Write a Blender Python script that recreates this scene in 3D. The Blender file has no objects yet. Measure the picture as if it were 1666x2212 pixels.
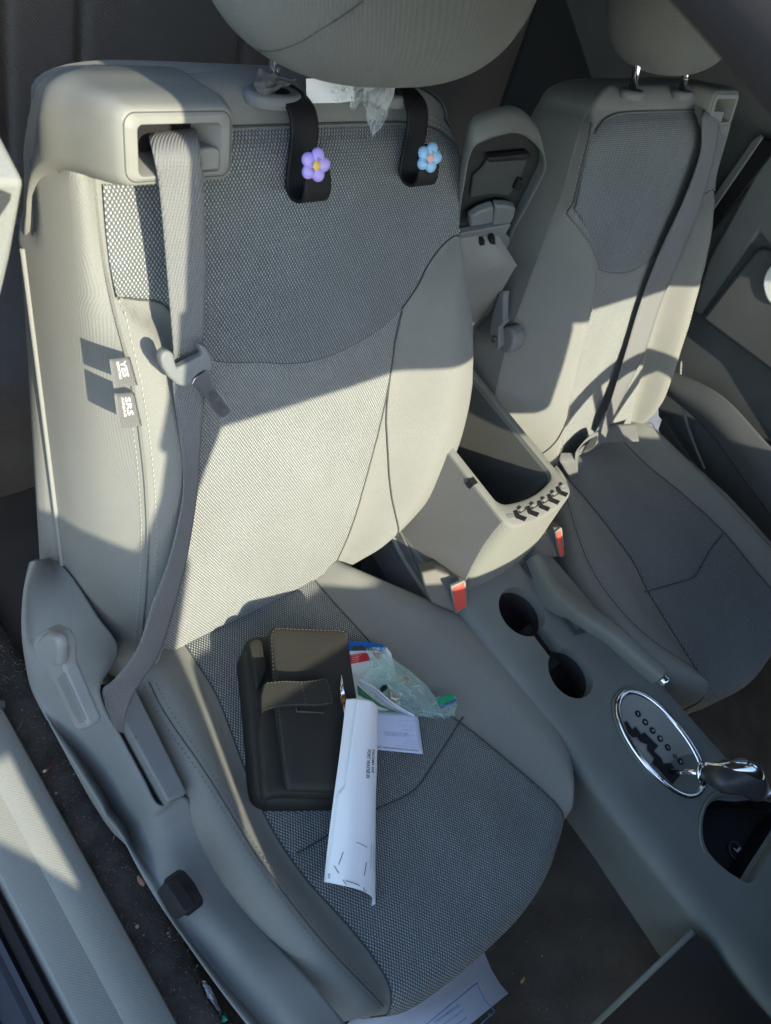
import bpy, bmesh, math, random
from mathutils import Vector, Matrix, noise as mn
random.seed(7)
sc = bpy.context.scene
COL = sc.collection
# ---------------------------------------------------------------- camera, world, sun
CP = Vector((-0.55225909, -0.28644675, 1.22861827))
CR = Matrix(((0.70413542, 0.33348955, -0.6268796), (-0.57944496, 0.78014588, -0.23583032), (0.41041059, 0.52929871, 0.74256718)))
FP = 1689.953
cam = bpy.data.cameras.new('camera'); cam_o = bpy.data.objects.new('camera', cam); COL.objects.link(cam_o)
cam_o.matrix_world = Matrix.Translation(CP) @ CR.to_4x4()
cam.sensor_fit = 'VERTICAL'; cam.sensor_height = 24; cam.lens = FP / 2212 * 24
cam.clip_start = 0.02; cam.clip_end = 500
cam.dof.use_dof = True; cam.dof.focus_distance = 0.95; cam.dof.aperture_fstop = 6.5
sc.camera = cam_o
SUN = Vector((-0.20, -1.0, 0.69)).normalized()
w = bpy.data.worlds.new('World'); sc.world = w; w.use_nodes = True
nt = w.node_tree; sky = nt.nodes.new('ShaderNodeTexSky'); sky.sky_type = 'NISHITA'; sky.sun_disc = False
sky.sun_elevation = math.asin(SUN.z); sky.sun_rotation = math.atan2(SUN.x, SUN.y) % (2 * math.pi)
bg = nt.nodes['Background']; nt.links.new(sky.outputs[0], bg.inputs[0]); bg.inputs[1].default_value = 0.15
sl = bpy.data.lights.new('sun', 'SUN'); sl.energy = 2.95; sl.angle = math.radians(0.5); sl.color = (1.0, 0.90, 0.72)
so = bpy.data.objects.new('sun', sl); COL.objects.link(so); so.rotation_euler = SUN.to_track_quat('Z', 'Y').to_euler()
so.location = (-2, -6, 5)
sc.view_settings.view_transform = 'Standard'; sc.view_settings.look = 'None'
sc.view_settings.gamma = 1.0; sc.view_settings.exposure = 1.75
sc.cycles.max_bounces = 10; sc.cycles.diffuse_bounces = 6; sc.cycles.transparent_max_bounces = 16
sc.cycles.use_denoising = True

# ---------------------------------------------------------------- helpers
def ray(u, v): return CR @ Vector(((u - 833) / FP, (1106 - v) / FP, -1.0))
def at(u, v, x=None, y=None, z=None, pl=None):
    d = ray(u, v)
    if x is not None: t = (x - CP.x) / d.x
    elif y is not None: t = (y - CP.y) / d.y
    elif z is not None: t = (z - CP.z) / d.z
    else:
        o, n = pl; t = (o - CP).dot(n) / d.dot(n)
    return CP + d * t
def interp(x, kn):
    if x <= kn[0][0]: return kn[0][1]
    for (a, p), (b, q) in zip(kn, kn[1:]):
        if x <= b:
            k = (x - a) / (b - a); return p + (q - p) * k
    return kn[-1][1]
def sinterp(x, kn):
    # Catmull-Rom through knots (a, value)
    n = len(kn)
    if x <= kn[0][0]: return kn[0][1]
    if x >= kn[-1][0]: return kn[-1][1]
    for i in range(n - 1):
        a, p1 = kn[i]; b, p2 = kn[i + 1]
        if x <= b:
            k = (x - a) / (b - a)
            m1 = (p2 - kn[i - 1][1]) / (b - kn[i - 1][0]) * (b - a) if i > 0 else (p2 - p1)
            m2 = (kn[i + 2][1] - p1) / (kn[i + 2][0] - a) * (b - a) if i < n - 2 else (p2 - p1)
            k2, k3 = k * k, k * k * k
            return (2 * k3 - 3 * k2 + 1) * p1 + (k3 - 2 * k2 + k) * m1 + (-2 * k3 + 3 * k2) * p2 + (k3 - k2) * m2
def cat(pts, n, closed=False):
    # resample a Catmull-Rom curve through 3D points, n samples
    P = [Vector(p) for p in pts]; m = len(P); out = []
    segs = m if closed else m - 1
    cnt = n if closed else n - 1
    for i in range(n):
        s = i / cnt * segs
        j = min(int(s), segs - 1); k = s - j
        g = (lambda q: P[q % m]) if closed else (lambda q: P[max(0, min(m - 1, q))])
        p0, p1, p2, p3 = g(j - 1), g(j), g(j + 1), g(j + 2)
        out.append(0.5 * ((2 * p1) + (p2 - p0) * k + (2 * p0 - 5 * p1 + 4 * p2 - p3) * k * k + (3 * p1 - p0 - 3 * p2 + p3) * k ** 3))
    return out
def sm(a, b, x):
    t = max(0.0, min(1.0, (x - a) / (b - a))); return t * t * (3 - 2 * t)
def raw(name, V, F, mat, parent=None, uv=None, smooth=True, sharp=None, bevel=0, solid=0, bseg=2, subsurf=0, sloff=0):
    me = bpy.data.meshes.new(name); me.from_pydata([tuple(v) for v in V], [], F)
    if uv is not None:
        l = me.uv_layers.new(name='UVMap')
        for p in me.polygons:
            for li in p.loop_indices: l.data[li].uv = uv[me.loops[li].vertex_index]
    bm = bmesh.new(); bm.from_mesh(me); bmesh.ops.recalc_face_normals(bm, faces=bm.faces); bm.to_mesh(me); bm.free()
    for p in me.polygons: p.use_smooth = smooth
    if sharp: me.set_sharp_from_angle(angle=math.radians(sharp))
    o = bpy.data.objects.new(name, me); COL.objects.link(o)
    if mat: me.materials.append(mat)
    if parent: o.parent = parent
    if subsurf:
        s = o.modifiers.new('s', 'SUBSURF'); s.levels = s.render_levels = subsurf
    if solid:
        s = o.modifiers.new('t', 'SOLIDIFY'); s.thickness = solid; s.offset = sloff
    if bevel:
        b = o.modifiers.new('b', 'BEVEL'); b.width = bevel; b.segments = bseg; b.limit_method = 'ANGLE'; b.angle_limit = math.radians(30)
        b.harden_normals = False
    return o
def grid(name, fn, nu, nv, mat, parent=None, uvf=None, solid=0, sloff=0, **k):
    V = []; UV = []
    for j in range(nv + 1):
        for i in range(nu + 1):
            a, b = i / nu, j / nv
            V.append(fn(a, b)); UV.append(uvf(a, b) if uvf else (a, b))
    F = [(j * (nu + 1) + i, j * (nu + 1) + i + 1, (j + 1) * (nu + 1) + i + 1, (j + 1) * (nu + 1) + i) for j in range(nv) for i in range(nu)]
    return raw(name, V, F, mat, parent, uv=UV, solid=solid, sloff=sloff, **k)
def loft(name, rings, mat, parent=None, cap0=True, cap1=True, closed=True, uvs=60.0, **k):
    n = len(rings[0]); V = [v for r in rings for v in r]; F = []
    for j in range(len(rings) - 1):
        for i in range(n if closed else n - 1):
            a = j * n + i; b = j * n + (i + 1) % n
            F.append((a, b, b + n, a + n))
    if cap0: F.append(tuple(range(n)))
    if cap1: F.append(tuple(range((len(rings) - 1) * n, len(rings) * n)))
    uv = []
    for r in rings:
        s = 0; pv = None
        for p in r:
            if pv is not None: s += (Vector(p) - pv).length
            pv = Vector(p); uv.append((s, None))
    y = 0; q = 0; U2 = []
    for j, r in enumerate(rings):
        if j: y += (Vector(r[0]) - Vector(rings[j - 1][0])).length
        for _ in r: U2.append((uv[q][0], y)); q += 1
    return raw(name, V, F, mat, parent, uv=U2, **k)
def frames(pts):
    out = []; up = Vector((0.12, 0.2, 1)).normalized()
    for i, p in enumerate(pts):
        t = (pts[min(i + 1, len(pts) - 1)] - pts[max(i - 1, 0)]).normalized()
        n = (up - t * up.dot(t)).normalized(); out.append((t, n, t.cross(n)))
    return out
def tube(name, pts, r, mat, parent=None, n=10, flat=1.0, closed=False, **k):
    pts = [Vector(p) for p in pts]; rings = []
    fr = frames(pts)
    if closed:
        m = len(pts); fr = []
        for i in range(m):
            t = (pts[(i + 1) % m] - pts[i - 1]).normalized(); up = Vector((0, 0, 1)); nn = (up - t * up.dot(t)).normalized(); fr.append((t, nn, t.cross(nn)))
    for i, (p, (t, a, b)) in enumerate(zip(pts, fr)):
        rr = r(i / (len(pts) - 1)) if callable(r) else r
        rings.append([p + (a * math.cos(q) * flat + b * math.sin(q)) * rr for q in [2 * math.pi * j / n for j in range(n)]])
    if closed: rings.append(rings[0])
    return loft(name, rings, mat, parent, cap0=not closed, cap1=not closed, **k)
def prism(name, pts, vec, mat, parent=None, bevel=0.0, bseg=2, sharp=40, **k):
    # planar outline (3D points) pushed along vec into a solid
    pts = [Vector(p) for p in pts]; vec = Vector(vec); n = len(pts)
    V = pts + [p + vec for p in pts]
    F = [tuple(range(n)), tuple(range(2 * n - 1, n - 1, -1))] + [(i, (i + 1) % n, (i + 1) % n + n, i + n) for i in range(n)]
    uv = [(p.x + p.z * .3, p.y + p.z * .7) for p in V]
    return raw(name, V, F, mat, parent, uv=uv, smooth=True, sharp=sharp, bevel=bevel, bseg=bseg, **k)
def ell(name, c, rx, ry, rz, mat, parent=None, rot=None, seg=20, rin=12, disp=None):
    V = []; F = []
    for j in range(rin + 1):
        ph = math.pi * j / rin
        for i in range(seg):
            th = 2 * math.pi * i / seg
            p = Vector((rx * math.sin(ph) * math.cos(th), ry * math.sin(ph) * math.sin(th), rz * math.cos(ph)))
            if disp: p *= disp(p)
            if rot: p = rot @ p
            V.append(Vector(c) + p)
    for j in range(rin):
        for i in range(seg):
            F.append((j * seg + i, j * seg + (i + 1) % seg, (j + 1) * seg + (i + 1) % seg, (j + 1) * seg + i))
    o = raw(name, V, F, mat, parent)
    bm = bmesh.new(); bm.from_mesh(o.data); bmesh.ops.remove_doubles(bm, verts=bm.verts, dist=1e-6); bmesh.ops.recalc_face_normals(bm, faces=bm.faces); bm.to_mesh(o.data); bm.free()
    return o
def thing(name, label, cat_, loc=(0, 0, 0), group=None):
    o = bpy.data.objects.new(name, None); COL.objects.link(o); o.location = loc; o.empty_display_size = .05
    o['label'] = label; o['category'] = cat_
    if group: o['group'] = group
    return o
def tag(o, label, cat_, group=None):
    o['label'] = label; o['category'] = cat_
    if group: o['group'] = group
    return o
def struct(o): o['kind'] = 'structure'; return o
def stuff(o): o['kind'] = 'stuff'; return o
def stitches(name, curve, spacing, length, r, mat, parent, normals):
    # a row of short raised thread stitches along a sampled curve, one joined part
    V = []; F = []; acc = 0; L = [0]
    for a, b in zip(curve, curve[1:]): L.append(L[-1] + (b - a).length)
    s = 0; i = 0
    while s + length < L[-1]:
        def pos(q):
            for j in range(len(L) - 1):
                if q <= L[j + 1]:
                    k = (q - L[j]) / max(1e-9, L[j + 1] - L[j]); return curve[j].lerp(curve[j + 1], k), normals[j]
            return curve[-1], normals[-1]
        a, n = pos(s); b, _ = pos(s + length); t = (b - a).normalized(); c = t.cross(n).normalized()
        o = len(V)
        for p, e in ((a, .3), ((a + b) / 2, 1), (b, .3)):
            V += [p + c * r * e, p + n * r * 1.1 * e, p - c * r * e]
        for q in (0, 3):
            F += [(o + q, o + q + 1, o + q + 4, o + q + 3), (o + q + 1, o + q + 2, o + q + 5, o + q + 4)]
        s += spacing
    if not V: return None
    return stuff(raw(name, V, F, mat, parent))
def text_on(name, body, size, fn, mat, parent, spacing=1.0, shear=0, bold=0.0):
    c = bpy.data.curves.new('lettering', 'FONT'); c.body = body; c.size = size; c.space_character = spacing; c.shear = shear; c.offset = bold
    c.resolution_u = 2
    t = bpy.data.objects.new('lettering', c); COL.objects.link(t)
    dg = bpy.context.evaluated_depsgraph_get(); me = bpy.data.meshes.new_from_object(t.evaluated_get(dg))
    bpy.data.objects.remove(t); me.name = name
    for v in me.vertices: v.co = fn(v.co.x, v.co.y)
    o = bpy.data.objects.new(name, me); COL.objects.link(o); me.materials.clear(); me.materials.append(mat); o.parent = parent
    return o

# ---------------------------------------------------------------- materials
def mat(name, col, rough=.6, metal=0, spec=.5):
    m = bpy.data.materials.new(name); m.use_nodes = True; b = m.node_tree.nodes['Principled BSDF']
    b.inputs['Base Color'].default_value = (*col, 1); b.inputs['Roughness'].default_value = rough; b.inputs['Metallic'].default_value = metal
    b.inputs['Specular IOR Level'].default_value = spec
    return m
def N(m, t, **k):
    n = m.node_tree.nodes.new(t)
    for a, b in k.items(): setattr(n, a, b)
    return n
def LK(m, a, b): m.node_tree.links.new(a, b)
def M2(m, op, a, b=None, c=None):
    n = N(m, 'ShaderNodeMath', operation=op)
    for i, q in enumerate((a, b, c)):
        if q is None: continue
        if isinstance(q, (int, float)): n.inputs[i].default_value = q
        else: LK(m, q, n.inputs[i])
    return n.outputs[0]
def noise(m, scale, detail=4, vec=None, rough=.6):
    n = N(m, 'ShaderNodeTexNoise'); n.inputs['Scale'].default_value = scale; n.inputs['Detail'].default_value = detail; n.inputs['Roughness'].default_value = rough
    if vec is None:
        tc = N(m, 'ShaderNodeTexCoord'); vec = tc.outputs['Object']
    LK(m, vec, n.inputs['Vector']); return n.outputs['Fac']
def vary(m, c1, c2, fac):
    b = m.node_tree.nodes['Principled BSDF']; x = N(m, 'ShaderNodeMix', data_type='RGBA')
    LK(m, fac, x.inputs[0]); x.inputs[6].default_value = (*c1, 1); x.inputs[7].default_value = (*c2, 1); LK(m, x.outputs[2], b.inputs['Base Color']); return x
def ramp(m, fac, a, b):
    r = N(m, 'ShaderNodeMapRange'); LK(m, fac, r.inputs[0]); r.inputs[1].default_value = a; r.inputs[2].default_value = b; return r.outputs[0]
def bump(m, h, strength, dist=.001, prev=None):
    b = N(m, 'ShaderNodeBump'); b.inputs['Strength'].default_value = strength; b.inputs['Distance'].default_value = dist; LK(m, h, b.inputs['Height'])
    if prev: LK(m, prev, b.inputs['Normal'])
    LK(m, b.outputs[0], m.node_tree.nodes['Principled BSDF'].inputs['Normal']); return b.outputs[0]
def plastic(name, c, rough=.5, grain=900, gs=.25, spots=True, amt=.12):
    rough = rough + .06; m = mat(name, c, rough, spec=.22 if c[0] < .03 else .36)
    f = noise(m, 9, 6); c1 = tuple(q * (1 - amt) for q in c); c2 = tuple(q * (1 + amt) for q in c)
    x = vary(m, c1, c2, ramp(m, f, .3, .7))
    if spots:
        d = ramp(m, noise(m, 55, 3), .70, .76); y = N(m, 'ShaderNodeMix', data_type='RGBA'); LK(m, M2(m, 'MULTIPLY', d, .55), y.inputs[0]); LK(m, x.outputs[2], y.inputs[6])
        y.inputs[7].default_value = (c[0] * .75, c[1] * .66, c[2] * .5, 1); LK(m, y.outputs[2], m.node_tree.nodes['Principled BSDF'].inputs['Base Color'])
    bump(m, noise(m, grain, 2), gs, .0006)
    r = ramp(m, noise(m, 30, 5), .2, .8); LK(m, M2(m, 'ADD', M2(m, 'MULTIPLY', r, .16), rough - .08), m.node_tree.nodes['Principled BSDF'].inputs['Roughness'])
    return m
def uvsep(m):
    u = N(m, 'ShaderNodeUVMap'); s = N(m, 'ShaderNodeSeparateXYZ'); LK(m, u.outputs[0], s.inputs[0]); return u.outputs[0], s.outputs[0], s.outputs[1]
def knit(name, dark, light, p=.0052, q=.0062, lo=.12, hi=.5, bs=.8):
    m = mat(name, dark, .85, spec=.25); uv, u, v = uvsep(m)
    cu = M2(m, 'COSINE', M2(m, 'MULTIPLY', u, 2 * math.pi / p)); cv = M2(m, 'COSINE', M2(m, 'MULTIPLY', v, 2 * math.pi / q))
    pr = M2(m, 'MULTIPLY', cu, cv)
    d = ramp(m, pr, lo, hi)
    nz = ramp(m, noise(m, 260, 3, uv), .25, .7)
    d2 = M2(m, 'MULTIPLY', d, M2(m, 'ADD', M2(m, 'MULTIPLY', nz, .5), .55))
    x = vary(m, dark, light, d2)
    y = N(m, 'ShaderNodeMix', data_type='RGBA', blend_type='MULTIPLY'); y.inputs[0].default_value = .5; LK(m, x.outputs[2], y.inputs[6])
    g = N(m, 'ShaderNodeMapRange'); LK(m, noise(m, 7, 5, uv), g.inputs[0]); g.inputs[1].default_value = .25; g.inputs[2].default_value = .75; g.inputs[3].default_value = .7; g.inputs[4].default_value = 1.15
    LK(m, g.outputs[0], y.inputs[7]); LK(m, y.outputs[2], m.node_tree.nodes['Principled BSDF'].inputs['Base Color'])
    st_ = ramp(m, noise(m, 16, 2, uv), .70, .78); z_ = N(m, 'ShaderNodeMix', data_type='RGBA', blend_type='MULTIPLY'); LK(m, M2(m, 'MULTIPLY', st_, .45), z_.inputs[0]); LK(m, y.outputs[2], z_.inputs[6]); z_.inputs[7].default_value = (.45, .42, .36, 1)
    LK(m, z_.outputs[2], m.node_tree.nodes['Principled BSDF'].inputs['Base Color'])
    bump(m, pr, bs, .0012)
    m.node_tree.nodes['Principled BSDF'].inputs['Sheen Weight'].default_value = .08
    return m
def twill(name, c, p=.0024, bs=.55, amt=.16, ang=.9, grain=700, hm=.10):
    m = mat(name, c, .88, spec=.25); uv, u, v = uvsep(m)
    d = M2(m, 'SINE', M2(m, 'MULTIPLY', M2(m, 'ADD', u, M2(m, 'MULTIPLY', v, ang)), 2 * math.pi / p))
    e = M2(m, 'SINE', M2(m, 'MULTIPLY', M2(m, 'SUBTRACT', M2(m, 'MULTIPLY', u, 1.4), v), 2 * math.pi / (p * 1.3)))
    h = M2(m, 'ADD', d, M2(m, 'MULTIPLY', e, .5))
    f = M2(m, 'ADD', M2(m, 'MULTIPLY', ramp(m, noise(m, 8, 6, uv), .25, .75), .6), M2(m, 'MULTIPLY', ramp(m, noise(m, grain, 2, uv), .3, .7), .4))
    vary(m, tuple(q * (1 - amt) for q in c), tuple(q * (1 + amt) for q in c), M2(m, 'ADD', M2(m, 'MULTIPLY', f, .8), M2(m, 'MULTIPLY', h, hm)))
    n = bump(m, h, bs, .0006); bump(m, noise(m, grain, 3, uv), .35, .0008, n)
    m.node_tree.nodes['Principled BSDF'].inputs['Sheen Weight'].default_value = .08
    return m
TW = twill('grey twill fabric', (.192, .202, .182), p=.0034, bs=.20, amt=.13, hm=.05)
TWD = twill('grey twill fabric inner', (.185, .195, .175))
HR = twill('headrest fabric', (.140, .152, .142), p=.0040, ang=.15, bs=.4)
KN = knit('dark open knit', (.098, .114, .118), (.45, .48, .45), p=.0038, q=.0056, lo=.08, hi=.5)
KL = knit('light knit', (.125, .142, .142), (.48, .505, .46), p=.0036, q=.0052, lo=-.2, hi=.45)
PL = plastic('grey plastic', (.190, .198, .175), .5)
PLB = plastic('blue grey plastic', (.148, .163, .160), .5)
PLC = plastic('console plastic', (.145, .162, .150), .48)
PLT = twill('ribbed plastic', (.20, .212, .18), p=.0021, bs=.5, amt=.1)
PLT2 = twill('grained pale plastic', (.215, .228, .208), p=.0036, bs=.14, amt=.09, grain=250, hm=.03)
PLD = plastic('dark plastic', (.050, .056, .054), .45, spots=False)
BLK = plastic('black plastic', (.012, .012, .013), .5, spots=False)
DRD = plastic('door plastic dark', (.07, .078, .08), .5, spots=False)
DRL = plastic('door plastic grey', (.155, .17, .16), .5, spots=False)
BELT = twill('seat belt webbing', (.165, .175, .172), p=.0030, ang=0.35, bs=.7, amt=.12)
CHR = mat('chrome', (.75, .77, .78), .12, 1)
STL = mat('steel', (.55, .56, .58), .28, 1)
THR = mat('thread', (.33, .33, .28), .8)
THD = mat('dark thread', (.12, .13, .12), .8)
THB = mat('bag thread', (.075, .072, .058), .8)
SEAM = mat('seam shadow fabric', (.06, .065, .06), .9)
CARP = mat('carpet', (.05, .05, .048), .95); bump(CARP, noise(CARP, 500, 4), 1, .004); vary(CARP, (.05, .05, .05), (.12, .117, .11), ramp(CARP, noise(CARP, 35, 8), .3, .7))
MATT = mat('floor carpet', (.015, .016, .016), .95); bump(MATT, noise(MATT, 400, 4), 1, .003); vary(MATT, (.020, .020, .019), (.050, .049, .045), ramp(MATT, noise(MATT, 12, 8), .35, .7))
REAR = twill('rear brown grey fabric', (.17, .16, .145), p=.005, bs=.6)
LEA = mat('black leather', (.022, .022, .019), .6, spec=.3); bump(LEA, noise(LEA, 350, 5), .5, .0008); vary(LEA, (.017, .0175, .016), (.034, .034, .027), noise(LEA, 20, 5))
PAP = mat('paper', (.80, .84, .84), .6); bump(PAP, noise(PAP, 30, 3), .15, .001)
INK = mat('ink', (.03, .03, .035), .7); INKG = mat('grey ink', (.5, .52, .56), .7); INKB = mat('blue ink', (.08, .25, .55), .7)
BINM = plastic('bin liner plastic', (.095, .10, .092), .5)
PLG = plastic('gear plate plastic', (.27, .285, .26), .42)
LIDM = plastic('lid lining plastic', (.028, .031, .030), .5, spots=False)
PLK = plastic('olive grey plastic', (.12, .118, .10), .5)
PLL = plastic('lever plastic', (.195, .212, .205), .45)
RED = mat('red plastic', (.62, .085, .06), .35); WHT = mat('white print', (.8, .8, .8), .6)
BLU = mat('blue card', (.01, .12, .42), .4); GRN = mat('green film', (.0, .30, .12), .35); REDC = mat('red card', (.62, .03, .04), .5)

# ---------------------------------------------------------------- seat geometry
O_B = Vector((0, -.03, .28)); UP = Vector((0, .39511111, .91863334)); NF = Vector((0, -.91863334, .39511111))
DX, DY, DZ, DA = .72979481, -.0209771, .0079939, .0722
def toworld(p, drv, back):
    if not drv: return p
    q = Vector((DX - p.x, p.y, p.z))
    if back:
        y, z = q.y - .02, q.z - .3; c, s = math.cos(DA), math.sin(DA)
        q.y = .02 + y * c + z * s; q.z = .3 - y * s + z * c
    q.y += DY; q.z += DZ
    return q
def B(x, t, h, drv=False): return toworld(O_B + Vector((x, 0, 0)) + UP * t + NF * h, drv, True)
def sp(u, v, h=0.0):
    # image point -> (x, t) on the plane h in front of the passenger backrest
    q = at(u, v, pl=(O_B + NF * h, NF)); return q.x, (q - O_B).dot(UP)
def spp(u, v, h=0.0): return at(u, v, pl=(O_B + NF * h, NF))
XI = [(0, .14), (.03, .185), (.07, .232), (.12, .272), (.18, .290), (.27, .288), (.34, .272), (.42, .248), (.51, .228), (.57, .220), (.60, .208), (.62, .19)]
XO = [(0, -.205), (.03, -.228), (.06, -.238), (.1, -.236), (.2, -.229), (.3, -.226), (.4, -.229), (.5, -.234), (.58, -.234), (.60, -.226), (.62, -.20)]
WI = [(0, .10), (.05, .118), (.1, .128), (.2, .140), (.3, .146), (.41, .151), (.46, .188), (.49, .226), (.7, .226)]
WO = [(0, -.203), (.05, -.186), (.1, -.176), (.19, -.163), (.28, -.148), (.40, -.15), (.45, -.175), (.48, -.225), (.7, -.225)]
HH = [(0, .012), (.04, .035), (.1, .046), (.3, .046), (.4, .036), (.45, .022), (.50, .004), (.62, 0)]
HS = [(0, .0), (.05, .026), (.1, .034), (.3, .034), (.42, .022), (.5, .0), (.58, -.008), (.62, -.012)]
TB = [(-.24, .486), (-.21, .478), (-.182, .468), (-.16, .436), (-.143, .412), (-.123, .398), (-.063, .383), (-.02, .372), (.025, .369), (.06, .373), (.105, .383), (.145, .402), (.165, .425), (.185, .455), (.205, .476), (.235, .490)]
def tt(x): return .614 - .022 * abs(x / .2) ** 6
FD = False
def front(x, t):
    xs = sinterp(t, XI) if x > 0 else -sinterp(t, XO)
    wi = sinterp(t, WI) if x > 0 else -sinterp(t, WO)
    wi = min(wi, xs - .004); ax = abs(x)
    h = .007 * math.sin(math.pi * max(0, min(1, t / .62))) + .003 * (1 - min(1, (ax / wi) ** 2))
    if ax > wi:
        a = min(1.0, (ax - wi) / (xs - wi)); H = sinterp(t, HH); hs = sinterp(t, HS)
        f = H * sm(0, .62, a) if a < .62 else H + (hs - H) * ((a - .62) / .38) ** 2
        if FD and x > 0:
            pk = .24; H2 = H * .9; f = H2 * sm(0, pk, a) if a < pk else H2 - (H2 + .035 * (1 - sm(.42, .5, t)) + .004) * ((a - pk) / (1 - pk)) ** 1.4
        h += f
    h += .0011 * mn.noise(Vector((x * 22 + 5, t * 16, 1.5))) + .0005 * mn.noise(Vector((x * 60, t * 48, 7)))
    if t > .56: h -= .018 * sm(.56, .625, t) ** 2
    return h
def build_back(root, drv):
    global FD
    FD = drv
    tws = TW
    rings = []
    def ring(t):
        xo, xi = sinterp(t, XO), sinterp(t, XI); pts = []
        for i in range(73):
            x = xo + (xi - xo) * i / 72; pts.append((x, front(x, t) - .0005))
        hs = pts[-1][1]
        for x, h in cat([(xi, hs, 0), (xi + .012, hs - .03, 0), (xi + .012, -.06, 0), (xi - .004, -.11, 0), (xi - .05, -.128, 0)], 20)[1:][:, ] if False else [(c.x, c.y) for c in cat([(xi, hs, 0), (xi + .004, hs - .012, 0), (xi + .005, -.02, 0), (xi + .004, -.06, 0), (xi - .004, -.11, 0), (xi - .05, -.128, 0)], 20)[1:]]:
            pts.append((x, h))
        hs = pts[0][1]
        for x, h in [(c.x, c.y) for c in cat([(xi - .05, -.128, 0), (0, -.135, 0), (xo + .03, -.145, 0), (-.250 + (t - .3) * .063, -.1405, 0), (-.2605 + (t - .3) * .063, -.131, 0), (-.2625 + (t - .3) * .03, -.114, 0), (-.2605, -.10, 0), (-.259, -.05, 0), (-.250, -.005, 0), (xo, hs, 0)], 36)[1:-1]]:
            k_ = sm(.50, .57, t) if h < -.075 else sm(.575, .612, t)
            if x < -.215 and h < -.02: x = x * (1 - k_) + (-.218) * k_
            pts.append((x, h))
        return pts
    def put(pts, t): return [B(x, t, h, drv) for x, h in pts]
    r0 = ring(0.0)
    for k in range(7, 0, -1):
        ph = math.pi / 2 * k / 7; c = max(.02, math.cos(ph)) ** .7
        rings.append([B(x * (.25 + .75 * c), -.045 * math.sin(ph), -.06 + (h + .06) * c, drv) for x, h in r0])
    nt_ = 72
    for j in range(nt_ + 1):
        t = .612 * j / nt_; rings.append(put(ring(t), t))
    rt = ring(.612)
    for k in range(1, 11):
        ph = math.pi / 2 * k / 10; c = max(.01, math.cos(ph)) ** .55
        rings.append([B(x * (.25 + .75 * c) - (0 if True else 0), .612 + .036 * math.sin(ph), -.062 + (h + .062) * c, drv) for x, h in rt])
    body = loft('backrest', rings, tws, root)
    # inserts laid into the cover: upper and lower knit panels
    def lowp(a, b, off=.0022):
        t0 = .002; x = -.2 + .4 * a
        for _ in range(4):
            tm = sinterp(min(.15, max(-.15, x)), TB) - .0006; t = t0 + (tm - t0) * b
            wl, wr = sinterp(min(t, .4), WO), sinterp(min(t, .4), WI); x = wl + (wr - wl) * a
        e = min(a * (wr - wl), (1 - a) * (wr - wl), (1 - b) * (tm - t0)); o_ = off - .0021 * math.exp(-(e / .004) ** 2)
        return x, t, front(x, t) + o_
    low = grid('lower_insert', lambda a, b: B(*lowp(a, b), drv), 60, 70, KL, body, uvf=lambda a, b: lowp(a, b)[:2])
    def upp(a, b, off=.0022):
        x = -.233 + .459 * a
        for _ in range(6):
            t0 = sinterp(x, TB) + .0006; t1 = tt(max(-.215, min(.215, x))) - .004; t = t0 + (t1 - t0) * b
            xo, xi = -.0, 0
            xo, xi = sinterp(t, XO) + .0025, sinterp(t, XI) - .003
            x = xo + (xi - xo) * a
        e = min(a * (xi - xo) + .0015, (1 - a) * (xi - xo) + .0015, b * (t1 - t0) + .0005, (1 - b) * (t1 - t0)); o_ = off - .0021 * math.exp(-(max(0, e) / .004) ** 2)
        return x, t, front(x, t) + o_
    grid('upper_insert', lambda a, b: B(*upp(a, b), drv), 80, 50, KN, body, uvf=lambda a, b: upp(a, b)[:2])
    # piping on the outer rear edge and the top seam roll
    tube('piping', [B(-.2618 + .0008 * math.sin(t * 5), t, -.097, drv) for t in [.03 + .465 * i / 60 for i in range(61)]], .0028, PLT2, body, n=8)
    def seamline(f, ts, off, rows, sp_=.0062, ln=.004):
        for o_ in rows:
            cv = []; nn = []
            for t in ts:
                x, tq, h = f(t, o_); cv.append(B(x, tq, h + off, drv)); nn.append((B(x, tq, h + off + .01, drv) - B(x, tq, h + off, drv)).normalized())
            stitches('stitching', cv, sp_, ln, .0006, THR, body, nn)
    # outer bolster seam: welt plus double row
    for sgn, KX in ((-1, XO), (1, XI)):
        if sgn == 1 and not drv: continue
        KX = KX if sgn < 0 else [(t_, min(sinterp(t_, XI) - .002, sinterp(t_, WI) + .022)) for t_ in [.62 * i / 40 for i in range(41)]]
        f = lambda t, o_: (lambda x: (x, t, front(x, t)))(sinterp(t, KX) - sgn * (abs(o_) + .0) if o_ > 0 else sinterp(t, KX) - sgn * .0015)
        ts = [.0 + .60 * i / 90 for i in range(91)]
        tube('seam_welt', [B(sinterp(t, KX) + sgn * .0005, t, front(sinterp(t, KX), t) - .0006, drv) for t in ts], .0016, TWD, body, n=6)
        seamline(f, ts, .0006, (.006,))
        cv = []; nn = []
        for t in ts:
            x = sinterp(t, KX) + sgn * .004; h = front(x, t) + .0006 if sgn > 0 else front(sinterp(t, KX), t) - .007; cv.append(B(x, t, h, drv)); nn.append(Vector((-1 if not drv else 1, -.3, .1)).normalized() if sgn < 0 else Vector((-1, -.3, .1)).normalized())
        stitches('stitching', cv, .0062, .004, .0007, THR, body, nn)
    xs_ = [-.2 + .4 * i / 60 for i in range(61)]
    for dt in (.004, .009):
        cv = [B(x, tt(x) + dt, front(x, tt(x)) - .002 - dt * .15, drv) for x in xs_]; stitches('stitching', cv, .0062, .004, .0006, THR, body, [Vector((0, -.8, .6))] * 61)
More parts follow.
